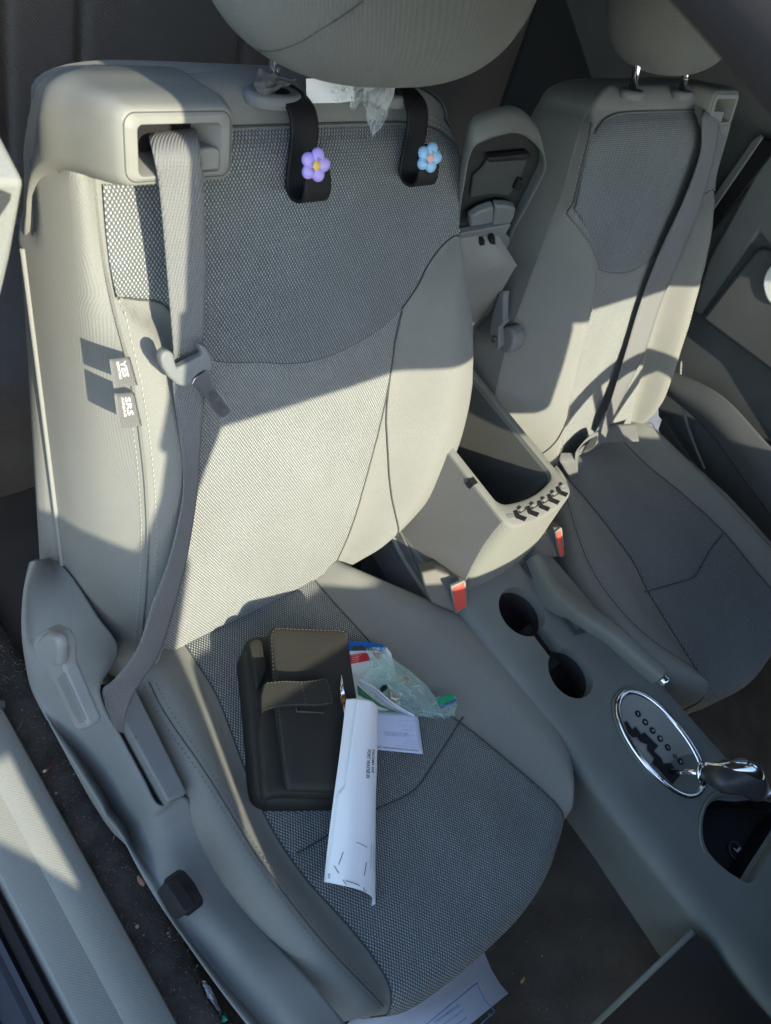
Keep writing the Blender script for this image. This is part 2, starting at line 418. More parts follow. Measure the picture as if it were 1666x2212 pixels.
    cv = [B(x, tt(x) - .012, front(x, tt(x) - .012) + .003, drv) for x in xs_]; stitches('stitching', cv, .0062, .004, .0006, THD, body, [Vector((0, -.9, .4))] * 61)
    xs2 = [-.15 + .31 * i / 60 for i in range(61)]
    cv = [B(x, sinterp(x, TB), front(x, sinterp(x, TB)) - .0012, drv) for x in xs2]
    for K_, sg in ((WI, 1), (WO, -1)):
        e_ = [(sg * sinterp(t, K_), t) for t in [.0 + .402 * i / 40 for i in range(41)]] if sg > 0 else [(-sinterp(t, K_), t) for t in [.40 * i / 40 for i in range(41)]]
        tube('panel_seam', [B(x, t, front(x, t) + .0008, drv) for x, t in e_], .0011, SEAM, body, n=5)
    for sg in (-1, 1):
        e_ = [sg * (.148 + (.228 - .148) * i / 30) for i in range(31)]
        tube('panel_seam', [B(x, sinterp(x, TB), front(x, sinterp(x, TB)) + .0012, drv) for x in e_], .0010, SEAM, body, n=5)
    tube('panel_seam', [B(x, tt(x) - .001, front(x, tt(x)) + .0008, drv) for x in [-.205 + .41 * i / 50 for i in range(51)]], .0012, SEAM, body, n=5)
    tube('cross_seam', cv, .0009, SEAM, body, n=6)
    return body

# cushion
XL = [(-.60, -.235), (-.53, -.245), (-.47, -.255), (-.39, -.262), (-.28, -.270), (-.19, -.262), (-.06, -.246), (.03, -.235)]
XR = [(-.58, .15), (-.53, .165), (-.50, .185), (-.46, .222), (-.40, .250), (-.33, .264), (-.26, .258), (-.19, .235), (-.12, .185), (-.08, .155), (-.03, .12), (.03, .11)]
ML = [(-.60, -.19), (-.527, -.188), (-.486, -.177), (-.426, -.18), (-.344, -.193), (-.283, -.193), (-.219, -.184), (-.115, -.16), (-.059, -.157), (.03, -.157)]
MR = [(-.60, .172), (-.506, .166), (-.413, .144), (-.323, .117), (-.247, .087), (-.119, .071), (-.032, .064), (.03, .064)]
YF = [(-.27, -.475), (-.22, -.50), (-.17, -.530), (-.11, -.543), (-.03, -.551), (.036, -.552), (.10, -.541), (.15, -.522), (.18, -.51), (.24, -.47), (.27, -.44)]
YS = [(-.2, -.318), (-.173, -.324), (-.11, -.331), (-.069, -.339), (-.03, -.348), (-.002, -.349), (.071, -.33), (.115, -.318), (.14, -.312)]
def ctop(x, y):
    z = interp(y, [(-.6, .300), (-.45, .302), (-.3, .292), (-.1, .281), (.03, .272)])
    l, r = sinterp(y, ML), sinterp(y, MR); L_, R_ = sinterp(y, XL), sinterp(y, XR)
    k = sm(-.56, -.44, -y) if False else 1
    fade = sm(-.57, -.48, y); rear = sm(.03, -.08, y) if False else (1 - sm(-.06, .03, y)) * .5 + .5
    if x < l: a = (l - x) / max(.01, l - L_); z += .034 * (.35 + .65 * fade) * rear * (sm(0, .65, a) if a < .65 else 1 - .35 * ((a - .65) / .35) ** 2)
    elif x > r: a = (x - r) / max(.01, R_ - r); z += .026 * (.3 + .7 * fade) * rear * (sm(0, .6, a) if a < .6 else 1 - .35 * ((a - .6) / .4) ** 2)
    else: a = (x - l) / (r - l); z += .004 * math.sin(math.pi * a)
    z += .0016 * mn.noise(Vector((x * 18 + 2, y * 14, 3.5))) + .0006 * mn.noise(Vector((x * 55, y * 50, 9)))
    return z
def CU(x, y, off=0.0, drv=False):
    R_ = .034; yf = sinterp(max(-.27, min(.27, x)), YF); y0 = yf + R_; xx, yy = x, y; dz = 0
    if y < y0:
        s = y0 - y; th = min(s / R_, math.pi / 2); yy = y0 - (R_ + off) * math.sin(th); dz = R_ - (R_ + off) * math.cos(th) + max(0, s - R_ * math.pi / 2)
        dz += 0
        offz = 0
    else: offz = off
    yc = max(yy, yf)
    L_, Rr = sinterp(yc, XL), sinterp(yc, XR); Q = .022
    if x < L_ + Q:
        s = L_ + Q - x; th = min(s / Q, math.pi / 2); xx = L_ + Q - Q * math.sin(th); dz += Q * (1 - math.cos(th)) + max(0, s - Q * math.pi / 2)
    elif x > Rr - Q:
        s = x - Rr + Q; th = min(s / Q, math.pi / 2); xx = Rr - Q + Q * math.sin(th); dz += Q * (1 - math.cos(th)) + max(0, s - Q * math.pi / 2)
    return toworld(Vector((xx, yy, ctop(max(L_, min(Rr, xx)), max(y, y0 - .02)) + offz - dz)), drv, False)
def build_cushion(root, drv):
    def f(a, b):
        y = .03 - .72 * b; yc = max(y, -.50); L_, R_ = sinterp(yc, XL) - .15, sinterp(yc, XR) + .15
        aa = a; x = L_ + (R_ - L_) * aa
        return x, y
    body = grid('seat_cushion', lambda a, b: CU(*f(a, b), 0, drv), 150, 150, TW, root, uvf=f)
    def rr(a, b):
        x = -.16 + .25 * a
        for _ in range(3):
            ys = sinterp(x, YS) + .0004; y = .02 + (ys - .02) * b; l, r = sinterp(y, ML), sinterp(y, MR); x = l + (r - l) * a
        e = min(a * (r - l), (1 - a) * (r - l), (1 - b) * (.02 - ys)); return x, y, .003 - .0028 * math.exp(-(e / .004) ** 2)
    grid('rear_insert', lambda a, b: CU(*rr(a, b), drv), 50, 60, KN, body, uvf=lambda a, b: rr(a, b)[:2])
    def ff(a, b):
        x = -.18 + .32 * a
        for _ in range(3):
            ys = sinterp(x, YS) - .0004; y = ys + (-.62 - ys) * b; l, r = sinterp(max(y, -.53), ML), sinterp(max(y, -.53), MR); x = l + (r - l) * a
        e = min(a * (r - l), (1 - a) * (r - l), b * (ys + .62)); return x, y, .003 - .0028 * math.exp(-(e / .004) ** 2)
    grid('front_insert', lambda a, b: CU(*ff(a, b), drv), 60, 70, KN, body, uvf=lambda a, b: ff(a, b)[:2])
    for K_ in (ML, MR):
        tube('panel_seam', [CU(sinterp(max(y, -.53), K_), y, .001, drv) for y in [.02 - .60 * i / 80 for i in range(81)]], .0011, SEAM, body, n=5)
    tube('cross_seam', [CU(x, sinterp(x, YS), .0012, drv) for x in [-.185 + .31 * i / 50 for i in range(51)]], .0009, SEAM, body, n=5)
    up = Vector((0, 0, 1))
    SL = [(-.06, -.232), (-.1, -.236), (-.2, -.235), (-.3, -.236), (-.4, -.228), (-.47, -.213), (-.51, -.195)]
    SL = sorted(SL); SR = sorted([(-.1, .142), (-.19, .200), (-.26, .226), (-.33, .232), (-.40, .218), (-.46, .190), (-.5, .168)])
    for S_ in (SL, SR):
        if S_ is SR and not drv: continue
        ys = [S_[0][0] + (S_[-1][0] - S_[0][0]) * i / 80 for i in range(81)]
        tube('seam_line', [CU(sinterp(y, S_), y, .0002, drv) for y in ys], .0009, SEAM, body, n=5)
        for o_ in (-.006, .006):
            stitches('stitching', [CU(sinterp(y, S_) + o_, y, .0006, drv) for y in ys], .0068, .0035, .0008, THD, body, [up] * 81)
    return body

TOFF = (0, 0)
TL = {-.1: [(.49, -.264), (.533, -.254), (.567, -.246), (.6, -.237), (.618, -.231), (.628, -.225), (.639, -.2), (.645, -.16)],
      -.06: [(.5, -.27), (.546, -.268), (.578, -.261), (.609, -.252), (.626, -.247), (.636, -.242), (.647, -.218), (.652, -.182)],
      -.03: [(.5, -.28), (.556, -.28), (.587, -.274), (.617, -.266), (.633, -.26), (.642, -.256), (.652, -.233), (.657, -.198)]}
def towlim(t, h):
    if h >= .02: return -1
    if h <= -.1: return sinterp(t, TL[-.1]) - (h + .1) * .35
    if h <= -.06: k = (h + .1) / .04; return sinterp(t, TL[-.1]) * (1 - k) + sinterp(t, TL[-.06]) * k
    if h <= -.03: k = (h + .06) / .03; return sinterp(t, TL[-.06]) * (1 - k) + sinterp(t, TL[-.03]) * k
    return sinterp(t, TL[-.03]) - (h + .03) * .25
def rr_sec(xl, xr, tb, t_, h, r, drv, n=8, skew=0.0, rtl=None):
    pts = []
    rl = rtl or r
    for cx, ct, a0, r in ((xr - r, t_ - r, 0, r), (xl + rl, t_ - rl, 90, rl), (xl + r, tb + r, 180, r), (xr - r, tb + r, 270, r)):
        for i in range(n + 1):
            a = math.radians(a0 + 90 * i / n); x = cx + r * math.cos(a); t = ct + r * math.sin(a); x = max(x, towlim(t, h)); pts.append(B(x + TOFF[0], t, h + TOFF[1], drv))
    return pts
def build_tower(root, drv):
    global TOFF
    TOFF = (.030, -.042) if drv else (0, 0)
    # belt tower capping the outer shoulder of the backrest
    secs = [(-.215, -.110, .53, .600, -.146, .015, .045), (-.236, -.106, .508, .618, -.136, .012, .055), (-.250, -.104, .494, .632, -.120, .008, .060), (-.258, -.108, .496, .641, -.100, .008, .058), (-.262, -.112, .520, .646, -.083, .008, .052), (-.264, -.116, .547, .648, -.068, .008, .046),
            (-.264, -.121, .567, .650, -.050, .009, .038), (-.262, -.126, .580, .651, -.025, .012, .030), (-.257, -.131, .584, .650, .0, .013, .024), (-.251, -.137, .586, .649, .030, .012, .016), (-.246, -.142, .588, .646, .046, .011, .012), (-.242, -.145, .590, .643, .052, .010, .010), (-.240, -.148, .593, .640, .0535, .009, .009)]
    secs = [tuple(sinterp(k / 44 * 12, [(i_, s_[c_]) for i_, s_ in enumerate(secs)]) for c_ in range(7)) for k in range(45)]
    rings = [rr_sec(a, b, c, d, h, r, drv, rtl=q) for a, b, c, d, h, r, q in secs]
    o = loft('belt_tower', rings, PL, root, cap0=True, cap1=False, sharp=60)
    fr = [rr_sec(-.240, -.148, .593, .640, .0535, .009, drv), rr_sec(-.238, -.150, .595, .638, .0550, .008, drv), rr_sec(-.231, -.157, .5965, .633, .0550, .005, drv), rr_sec(-.229, -.159, .598, .632, .052, .004, drv), rr_sec(-.224, -.166, .604, .630, .030, .003, drv), rr_sec(-.220, -.172, .608, .629, .010, .003, drv)]
    loft('belt_guide', fr, PL, o, cap0=False, cap1=False, sharp=35)
    k = rr_sec(-.221, -.168, .607, .629, .028, .002, drv); raw('belt_slot', k, [tuple(range(len(k)))], BLK, o)
    lipv = [(-.200, .5975), (-.158, .5975), (-.158, .6130), (-.164, .6150), (-.200, .6130)]
    prism('guide_lip', [B(x + TOFF[0], t, .0545 + TOFF[1], drv) for x, t in lipv], (B(0, .6, .04, drv) - B(0, .6, .0545, drv)), PL, o, bevel=.0015)
    gl = [rr_sec(-.2405, -.1475, .5925, .6405, .0532, .009, drv)[i] for i in range(36)]
    tube('panel_gap', gl, .0006, SEAM, o, n=5, closed=True)
    return o

# ---------------------------------------------------------------- passenger seat
seat = thing('front_seat', 'near grey front seat with black case and papers lying on its cushion', 'car seat', (0, -.25, 0), 'front seats with knit inserts')
seat.location = (0, 0, 0)
build_back(seat, False); build_cushion(seat, False); tw = build_tower(seat, False)
dseat = thing('front_seat', 'far grey front seat beyond the centre console, steering wheel shadow on its backrest', 'car seat', (0, 0, 0), 'front seats with knit inserts')
dback = build_back(dseat, True); build_cushion(dseat, True); build_tower(dseat, True)

# headrests
def headrest(root, c, rx, ry, rz, drv, tilt=.25, bushes=(), tops=None):
    R_ = Matrix.Rotation(-tilt, 3, 'X')
    V = []; nu, nv = 72, 44; F = []; UV = []
    def q(e, p): return math.copysign(abs(e) ** p, e)
    for j in range(nv + 1):
        ph = -math.pi / 2 + math.pi * j / nv
        for i in range(nu):
            th = 2 * math.pi * i / nu
            x = rx * q(math.cos(ph), .75) * q(math.cos(th), .72); y = ry * q(math.cos(ph), .8) * q(math.sin(th), .85); z = rz * q(math.sin(ph), .8)
            x *= 1 + .10 * (z / rz)
            y -= .016 * max(0, -z / rz) * 0
            V.append(Vector(c) + R_ @ Vector((x, y, z))); UV.append((i / nu * rx * 5, z))
    for j in range(nv):
        for i in range(nu): F.append((j * nu + i, j * nu + (i + 1) % nu, (j + 1) * nu + (i + 1) % nu, (j + 1) * nu + i))
    h = raw('headrest', V, F, HR, root, uv=UV)
    return h, R_
hc = B(.032, .757, .026)
HA = (.188, .078, .102)
hd, HRm = headrest(seat, hc, *HA, False, .30)
hc2 = B(.025, .757, -.01, True)
TOFF = (0, 0)
hd2, HRm2 = headrest(dseat, hc2, .155, .07, .095, True, .35)
def hr_point(c, R_, rx, ry, rz, th, ph, k=1.003):
    q = lambda e, p: math.copysign(abs(e) ** p, e)
    x = rx * q(math.cos(ph), .75) * q(math.cos(th), .72); y = ry * q(math.cos(ph), .8) * q(math.sin(th), .85); z = rz * q(math.sin(ph), .8); x *= 1 + .1 * z / rz
    return Vector(c) + R_ @ (Vector((x, y, z)) * k)
def hr_hit(c, R_, rx, ry, rz, u, v):
    # march from the lens to the cushion skin
    d = ray(u, v).normalized(); t = .3; inv = R_.transposed()
    while t < 1.8:
        p = inv @ (CP + d * t - Vector(c)); p.x /= (1 + .1 * p.z / rz) * rx; p.y /= ry; p.z /= rz
        if (abs(p.x) ** 2.7 + abs(p.y) ** 2.4) ** 1.0 + abs(p.z) ** 2.45 < 1.0: return CP + d * (t - .0012)
        t += .001
    return None
for rows in ([(535, 100), (575, 107), (620, 98), (665, 78), (700, 55), (740, 25), (775, 0)], [(560, 118), (600, 115), (650, 102), (700, 74), (745, 42), (790, 8)], [(548, 108), (590, 110), (645, 93), (690, 65), (735, 38), (785, 2)]):
    cv = []
    for p in cat([(a, b, 0) for a, b in rows], 60):
        h = hr_hit(hc, HRm, *HA, p.x, p.y)
        if h: cv.append(h)
    if len(cv) > 5:
        if rows[0][0] == 548: tube('seam_line', cv, .0007, SEAM, hd, n=5)
        else: stitches('stitching', cv, .006, .0035, .0007, THD, hd, [(CP - p).normalized() for p in cv])
# posts and bushings
def bush(root, x, drv, big):
    c = B(x, .6345, -.016, drv); n = (B(x, .66, -.012, drv) - c).normalized()
    a = Vector((1, 0, 0)); b = n.cross(a)
    rings = []
    for r_, hh in ((1.0, -.004), (1.05, .001), (1.0, .005), (.86, .0075), (.62, .0075), (.50, .004), (.3, .0035)):
        rings.append([c + a * math.cos(q) * .030 * big * r_ + b * math.sin(q) * .018 * big * r_ + n * hh for q in [2 * math.pi * i / 36 for i in range(36)]])
    o = loft('headrest_bushing', rings, PLB, root, sharp=50)
    top = c + (hc_ - c).normalized() * .08 if False else c + (B(x, .72, -.02, drv) - B(x, .63, -.02, drv)) * .95
    tube('headrest_post', [c, c.lerp(top, .5), top], .0055, CHR, root, n=14)
    for k in (.25, .5):
        p = c.lerp(top, k); 
        if x < 0 and drv: tube('notch', [p, p + (top - c) * .02], .0062, STL, root, n=12)
for x, d_ in ((.103, False), (-.052, False), (.103, True), (-.052, True)): bush(seat if not d_ else dseat, x, d_, 1.0 if not d_ else .85)

# ---------------------------------------------------------------- seat belt on the near seat
def ribbon(name, rows, mat_, parent, n=90, k=6, thick=.0014):
    # rows: (left point, right point)
    Lp = cat([r[0] for r in rows], n); Rp = cat([r[1] for r in rows], n); L_ = [0]
    for a, b in zip(Lp, Lp[1:]): L_.append(L_[-1] + (b - a).length)
    return grid(name, lambda a, b: Lp[round(b * (n - 1))].lerp(Rp[round(b * (n - 1))], a) , k, n - 1, mat_, parent, uvf=lambda a, b: (a * .04, L_[round(b * (n - 1))]), solid=thick)
belt = thing('seat_belt', 'grey seat belt with metal tongue hanging from the near seat shoulder', 'seat belt')
rows = []
for l, r, hl, hr in [((326, 286), (418, 275), .020, .020), ((323, 300), (425, 290), .045, .045), ((334, 345), (434, 335), .062, .062), ((346, 420), (441, 420), .058, .06), ((362, 600), (446, 600), .052, .052), ((375, 760), (438, 760), .055, .055), ((374, 835), (442, 850), .052, .052), ((385, 920), (436, 925), .050, .050),
                      ((395, 1000), (430, 1000), .052, .046), ((396, 1060), (426, 1060), .056, .046), ((385, 1130), (415, 1140), .062, .048), ((362, 1220), (398, 1230), .070, .05), ((328, 1310), (376, 1315), .078, .055), ((298, 1400), (345, 1410), .082, .062), ((250, 1465), (312, 1462), .086, .074), ((222, 1492), (288, 1500), .088, .082), ((234, 1540), (272, 1545), .085, .082), ((252, 1578), (266, 1583), .080, .078)]:
    rows.append((spp(*l, hl), spp(*r, hr)))
ribbon('webbing', rows, BELT, belt, n=140, k=8)
# tongue
def cr(l, ox, oy, s): return [((ox + x / s) / 1.844, (oy + y / s) / 1.844) for x, y in l]
to = cr([(690, 300), (730, 275), (775, 272), (815, 310), (835, 400), (855, 470), (1000, 395), (1150, 320), (1110, 260), (1112, 205), (1180, 230), (1250, 370), (1255, 450), (1225, 508), (1165, 490), (1090, 530), (1035, 585), (1010, 650), (930, 675), (860, 650), (760, 560), (695, 450), (672, 370)], 400, 1300, 2.777)
tn = prism('tongue', [spp(*p, .072) for p in to], NF * -.010, PLB, belt, bevel=.0028, bseg=3)
tm = cr([(1040, 580), (1165, 490), (1210, 520), (1240, 640), (1440, 920), (1436, 965), (1360, 1015), (1320, 1005), (1100, 695), (1015, 640)], 400, 1300, 2.777)
prism('tongue_plate', [spp(*p, .066) for p in tm], NF * -.0025, STL, tn, bevel=.0006)
ho = cr([(1205, 740), (1225, 715), (1265, 715), (1295, 750), (1295, 790), (1270, 810), (1235, 805), (1208, 775)], 400, 1300, 2.777)
raw('tongue_hole', [spp(*p, .0664) for p in ho], [tuple(range(len(ho)))], SEAM, tn)
ho = cr([(1285, 845), (1340, 825), (1395, 905), (1330, 935)], 400, 1300, 2.777)
raw('tongue_hole', [spp(*p, .0664) for p in ho], [tuple(range(len(ho)))], SEAM, tn)

# side airbag tags on the bolster seam
for lab, l, txt in (('upper grey care tag sewn into the bolster seam', [(100, 365), (320, 335), (410, 650), (150, 685)], ('YES', 'ESSENTIALS')), ('lower grey tag reading SRS AIRBAG on the bolster seam', [(155, 745), (370, 728), (455, 1100), (205, 1132)], ('SRS', 'AIRBAG'))):
    P_ = cr(l, 400, 1300, 2.777)
    z = Vector((0, 0, 0)); 
    ptsl = []
    for i, (u, v) in enumerate(P_):
        ptsl.append(at(u, v, x=(-.2440 if i in (1, 2) else -.2720)))
    ptsl[1] = at(*P_[1], pl=(O_B + NF * .037, NF)); ptsl[2] = at(*P_[2], pl=(O_B + NF * .037, NF))
    d1 = (ptsl[1] - ptsl[2]); 
    for i, j in ((0, 1), (3, 2)):
        # free edge stands out from the side of the seat
        ptsl[i] = at(*P_[i], x=-.266)
    tg = grid('fabric_tag', lambda a, b: ptsl[0].lerp(ptsl[1], a).lerp(ptsl[3].lerp(ptsl[2], a), b), 8, 8, None, tw.parent, uvf=lambda a, b: (a * .03, b * .04), solid=.0008)
    tg.data.materials.append(BELT); tg['label'] = lab
    A, Bq, Cq, Dq = ptsl
    def tf(x, y, s0=.0, row=0): 
        a = .50 - y * 24 * .5; b = .12 + x
        return ptsl[0].lerp(ptsl[1], a).lerp(ptsl[3].lerp(ptsl[2], a), b) + (CP - A).normalized() * .0012
    text_on('tag_lettering', txt[0], .40, lambda x, y: (lambda a, b: ptsl[0].lerp(ptsl[1], a).lerp(ptsl[3].lerp(ptsl[2], a), b) + (CP - A).normalized() * .0018)(.48 + y * .95, .12 + x * .88), WHT, tg, bold=.01)
    text_on('tag_lettering', txt[1], .17, lambda x, y: (lambda a, b: ptsl[0].lerp(ptsl[1], a).lerp(ptsl[3].lerp(ptsl[2], a), b) + (CP - A).normalized() * .0018)(.30 + y * .95, .12 + x * (.95 if txt[1] == 'AIRBAG' else .68)), WHT, tg, bold=.004)

# ---------------------------------------------------------------- side shield and recline lever (near seat)
SEC = [  # inner/top edge, ridge, lower face, bottom: (u, v, plane)
    ((118, 1206), (108, 1206), (80, 1210), (66, 1216)),
    ((155, 1245), (128, 1250), (70, 1270), (52, 1290)),
    ((210, 1330), (168, 1345), (85, 1380), (50, 1370)),
    ((256, 1405), (205, 1430), (110, 1470), (62, 1455)),
    ((213, 1492), (205, 1500), (125, 1530), (78, 1505)),
    ((262, 1590), (243, 1600), (165, 1640), (120, 1580)),
    ((310, 1680), (283, 1685), (205, 1725), (165, 1650)),
    ((346, 1740), (318, 1752), (245, 1790), (215, 1730)),
    ((402, 1722), (335, 1775), (270, 1815), (232, 1762)),
    ((430, 1788), (352, 1812), (300, 1845), (262, 1800)),
    ((483, 1884), (395, 1880), (345, 1905), (303, 1878)),
    ((535, 1965), (445, 1958), (393, 1985), (343, 1945)),
    ((597, 2042), (510, 2050), (455, 2082), (398, 2025)),
    ((682, 2133), (590, 2155), (530, 2185), (478, 2135)),
    ((760, 2230), (680, 2260), (620, 2300), (570, 2250))]
XX = [(-.262, -.268, -.295, -.300), (-.262, -.272, -.305, -.315), (-.262, -.278, -.312, -.325), (-.262, -.284, -.318, -.330), (-.285, -.290, -.318, -.330), (-.288, -.295, -.318, -.330), (-.290, -.298, -.318, -.330), (-.290, -.300, -.318, -.330)] + [(-.262, -.298, -.320, -.330)] * 7
ROWS = [[at(*p, x=x) for p, x in zip(s, xx)] for s, xx in zip(SEC, XX)]
cols = [cat([r[i] for r in ROWS], 100) for i in range(4)]
def shf(a, b):
    j = round(b * 99); c = [cols[i][j] for i in range(4)]
    c.append(c[3] + Vector((.02, .01, -.05)))
    s = a * 4; i = min(3, int(s)); k = s - i
    g = lambda q: c[max(0, min(4, q))]
    p0, p1, p2, p3 = g(i - 1), g(i), g(i + 1), g(i + 2)
    return 0.5 * ((2 * p1) + (p2 - p0) * k + (2 * p0 - 5 * p1 + 4 * p2 - p3) * k * k + (3 * p1 - p0 - 3 * p2 + p3) * k ** 3)
sh = grid('side_shield', shf, 24, 99, PLB, seat, solid=.003, sloff=0)
inn = [at(u, v, z=z) for u, v, z in ((292, 1484, .318), (405, 1712, .318), (363, 1733, .318), (267, 1558, .318))]
prism('belt_anchor_cover', inn, (0, 0, -.06), PLB, sh, bevel=.003, bseg=3)
raw('slot_floor', [at(u, v, z=.27) for u, v in ((205, 1480), (300, 1470), (410, 1735), (345, 1760))], [(0, 1, 2, 3)], BLK, sh)
lv = cr([(195, 700), (215, 650), (270, 620), (335, 645), (372, 720), (380, 850), (395, 885), (530, 1195), (527, 1213), (480, 1230), (447, 1205), (330, 950), (210, 765)], 0, 2100, 1.5145)
lev = prism('recline_lever', [at(*p, x=-.342) for p in lv], (.016, 0, 0), PLL, sh, bevel=.0035, bseg=3)
lv2 = cr([(345, 915), (385, 880), (510, 1165), (480, 1185), (440, 1120)], 0, 2100, 1.5145)
prism('lever_pad', [at(*p, x=-.3428) for p in lv2], (.004, 0, 0), PLB, lev, bevel=.0008)
lv3 = cr([(215, 700), (240, 660), (280, 640), (330, 665), (355, 730), (355, 840), (320, 850), (280, 800)], 0, 2100, 1.5145)
prism('lever_hub', [at(*p, x=-.3485) for p in lv3], (.012, 0, 0), PLL, lev, bevel=.005, bseg=4)
kn = cr([(985, 765), (1015, 775), (1075, 850), (1135, 965), (1132, 992), (1105, 985), (1060, 1012), (1030, 985), (940, 832), (975, 800)], 0, 3000, 1.5145)
ko = prism('seat_adjuster', [at(*p, x=-.330) for p in kn], (.02, 0, 0), BLK, sh, bevel=.003)
kn = cr([(940, 832), (985, 785), (1115, 980), (1060, 1012)], 0, 3000, 1.5145)
prism('adjuster_paddle', [at(*p, x=-.342) for p in kn], (.016, 0, 0), BLK, ko, bevel=.003)
prism('bracket', [at(u, v, x=-.305) for u, v in ((78, 1505), (88, 1498), (112, 1545), (97, 1560), (90, 1550))], (.003, 0, 0), PL, sh)

# ---------------------------------------------------------------- floor, sill, outside
struct(raw('ground', [(-60, -60, -.38), (60, -60, -.38), (60, 60, -.38), (-60, 60, -.38)], [(0, 1, 2, 3)], (lambda m: (vary(m, (.085, .09, .095), (.15, .155, .16), noise(m, 3, 10)), bump(m, noise(m, 60, 6), .6, .01), m)[2])(mat('pale concrete', (.2, .2, .18), .9))))
fl = []
for y in [1.2 - .05 * i for i in range(60)]:
    bz = .012 * math.sin(y * 9)
    fl.append([Vector(p) for p in ((-.36, y, .085), (-.345, y, .104), (-.325, y, .102 + .004 * math.sin(y * 30)), (-.30, y, .094 + .004 * math.sin(y * 41)), (-.288, y, .08), (-.280, y, .03), (-.26, y, .0), (-.1, y, -.005), (.08, y, 0), (.14, y, .03), (.19, y, .10), (.235, y, .20), (.25, y, .24), (.45, y, .24), (.47, y, .2), (.55, y, .03), (.65, y, 0), (1.02, y, 0), (1.06, y, .1))])
o = loft('car_floor', fl, MATT, None, cap0=False, cap1=False, closed=False); struct(o); o['label'] = 'dark carpeted car floor'
cs = []
for i in range(80):
    y = .9 - .03 * i
    cs.append([Vector(p) for p in ((-.352, y, .103), (-.34, y, .108), (-.325, y, .107 + .003 * math.sin(y * 30)), (-.305 + .003 * math.sin(y * 25), y, .101 + .003 * math.sin(y * 41)), (-.292 + .004 * math.sin(y * 18), y, .088), (-.288 + .004 * math.sin(y * 18), y, .06))])
struct(loft('carpet_edge', cs, CARP, None, cap0=False, cap1=False, closed=False, solid=.004, sloff=-1))
struct(grid('rear_footwell_carpet', lambda a, b: Vector((-.35 + .5 * a, .10 + .36 * b, .030 + .004 * mn.noise(Vector((a * 9, b * 9, 0))))), 20, 20, mat('rear footwell pile', (.11, .105, .095), .95), None))
sill = thing('door_sill', 'pale textured sill trim and dark seals along the open door edge', 'door sill')
def strip(name, prof, mat_, y0=.5, y1=-1.2, n=40, sharp=40, wob=0):
    r = []
    for i in range(n + 1):
        y = y0 + (y1 - y0) * i / n; r.append([Vector((x, y, z)) for x, z in prof])
    return loft(name, r, mat_, sill, cap0=False, cap1=False, closed=False, sharp=sharp)
PL2 = plastic('sill plastic', (.30, .31, .30), .5)
strip('sill_trim', [(-.350, .09), (-.349, .128), (-.352, .137), (-.358, .140), (-.378, .142), (-.393, .140), (-.398, .136), (-.425, .137), (-.436, .134), (-.441, .126), (-.443, .10)], PLT2)
strip('door_seal', [(-.444, .10), (-.445, .125), (-.449, .131), (-.455, .130), (-.459, .118), (-.461, .100)], BLK)
strip('sill_step', [(-.459, .112), (-.464, .121), (-.470, .119), (-.474, .110), (-.476, .104), (-.497, .100), (-.500, .108), (-.504, .109), (-.510, .104)], mat('dark sill paint', (.02, .023, .03), .3))
strip('sill_paint', [(-.509, .103), (-.515, .108), (-.56, .104), (-.60, .08), (-.61, -.1)], mat('pale blue grey paint', (.5, .56, .58), .3))
prism('sill_pinch', [at(u, v, z=.143) for u, v in ((0, 1512), (10, 1514), (12, 1525), (0, 1530))], (0, 0, -.01), PLD, sill)
jm = thing('door_jamb', 'pale textured rear door jamb catching the sun at the left edge', 'door jamb')
prism('jamb_trim', [(-.36, .108, .930), (-.36, .074, .922), (-.36, .083, .86), (-.36, .095, .80), (-.36, .125, .65), (-.36, .16, .45), (-.36, .20, .2), (-.36, .5, .2), (-.36, .5, .94)], (-.14, 0, 0), PLT2, jm, bevel=.004)
prism('striker_recess', [at(u, v, x=-.372) for u, v in ((-20, 425), (12, 428), (22, 432), (24, 440), (12, 450), (-5, 485), (-20, 490))], (.02, 0, 0), PLD, jm) if False else None
raw('striker_recess', [at(u, v, pl=(Vector((-.36, .071, .90)), Vector((0, 1, .15)))) + Vector((0, -.001, 0)) for u, v in ((-20, 408), (12, 412), (23, 416), (21, 430), (5, 455), (-20, 490))], [tuple(range(6))], PLD, jm)

# ---------------------------------------------------------------- centre console
con = thing('centre_console', 'grey centre console with open bin, two cup holders and gear plate', 'console')
def cz(y): return interp(y, [(-1.1, .395), (-.85, .362), (-.62, .336), (-.45, .330), (.3, .330)])
def cons_ring(y):
    z = cz(y); xr = interp(y, [(-1.0, .52), (-.6, .472), (-.15, .450), (.3, .445)]); xl = interp(y, [(-1.0, .205), (-.6, .218), (.3, .222)])
    P_ = [(xl + .045, -.01), (xl + .03, .10), (xl + .014, z - .09), (xl + .004, z - .035), (xl, z - .022), (xl + .001, z - .016), (xl + .006, z - .008), (xl + .016, z - .002), (xl + .03, z)]
    n = 14
    P_ += [(xl + .03 + (xr - xl - .05) * i / n, z + .0015 * math.sin(math.pi * i / n)) for i in range(1, n)]
    P_ += [(xr - .02, z), (xr - .008, z - .003), (xr - .002, z - .010), (xr, z - .02), (xr + .004, z - .1), (xr + .01, -.01)]
    return [Vector((x, y, zz)) for x, zz in P_]
body = loft('console_body', [cons_ring(.32 - 1.35 * i / 60) for i in range(61)], PLC, con, sharp=60)
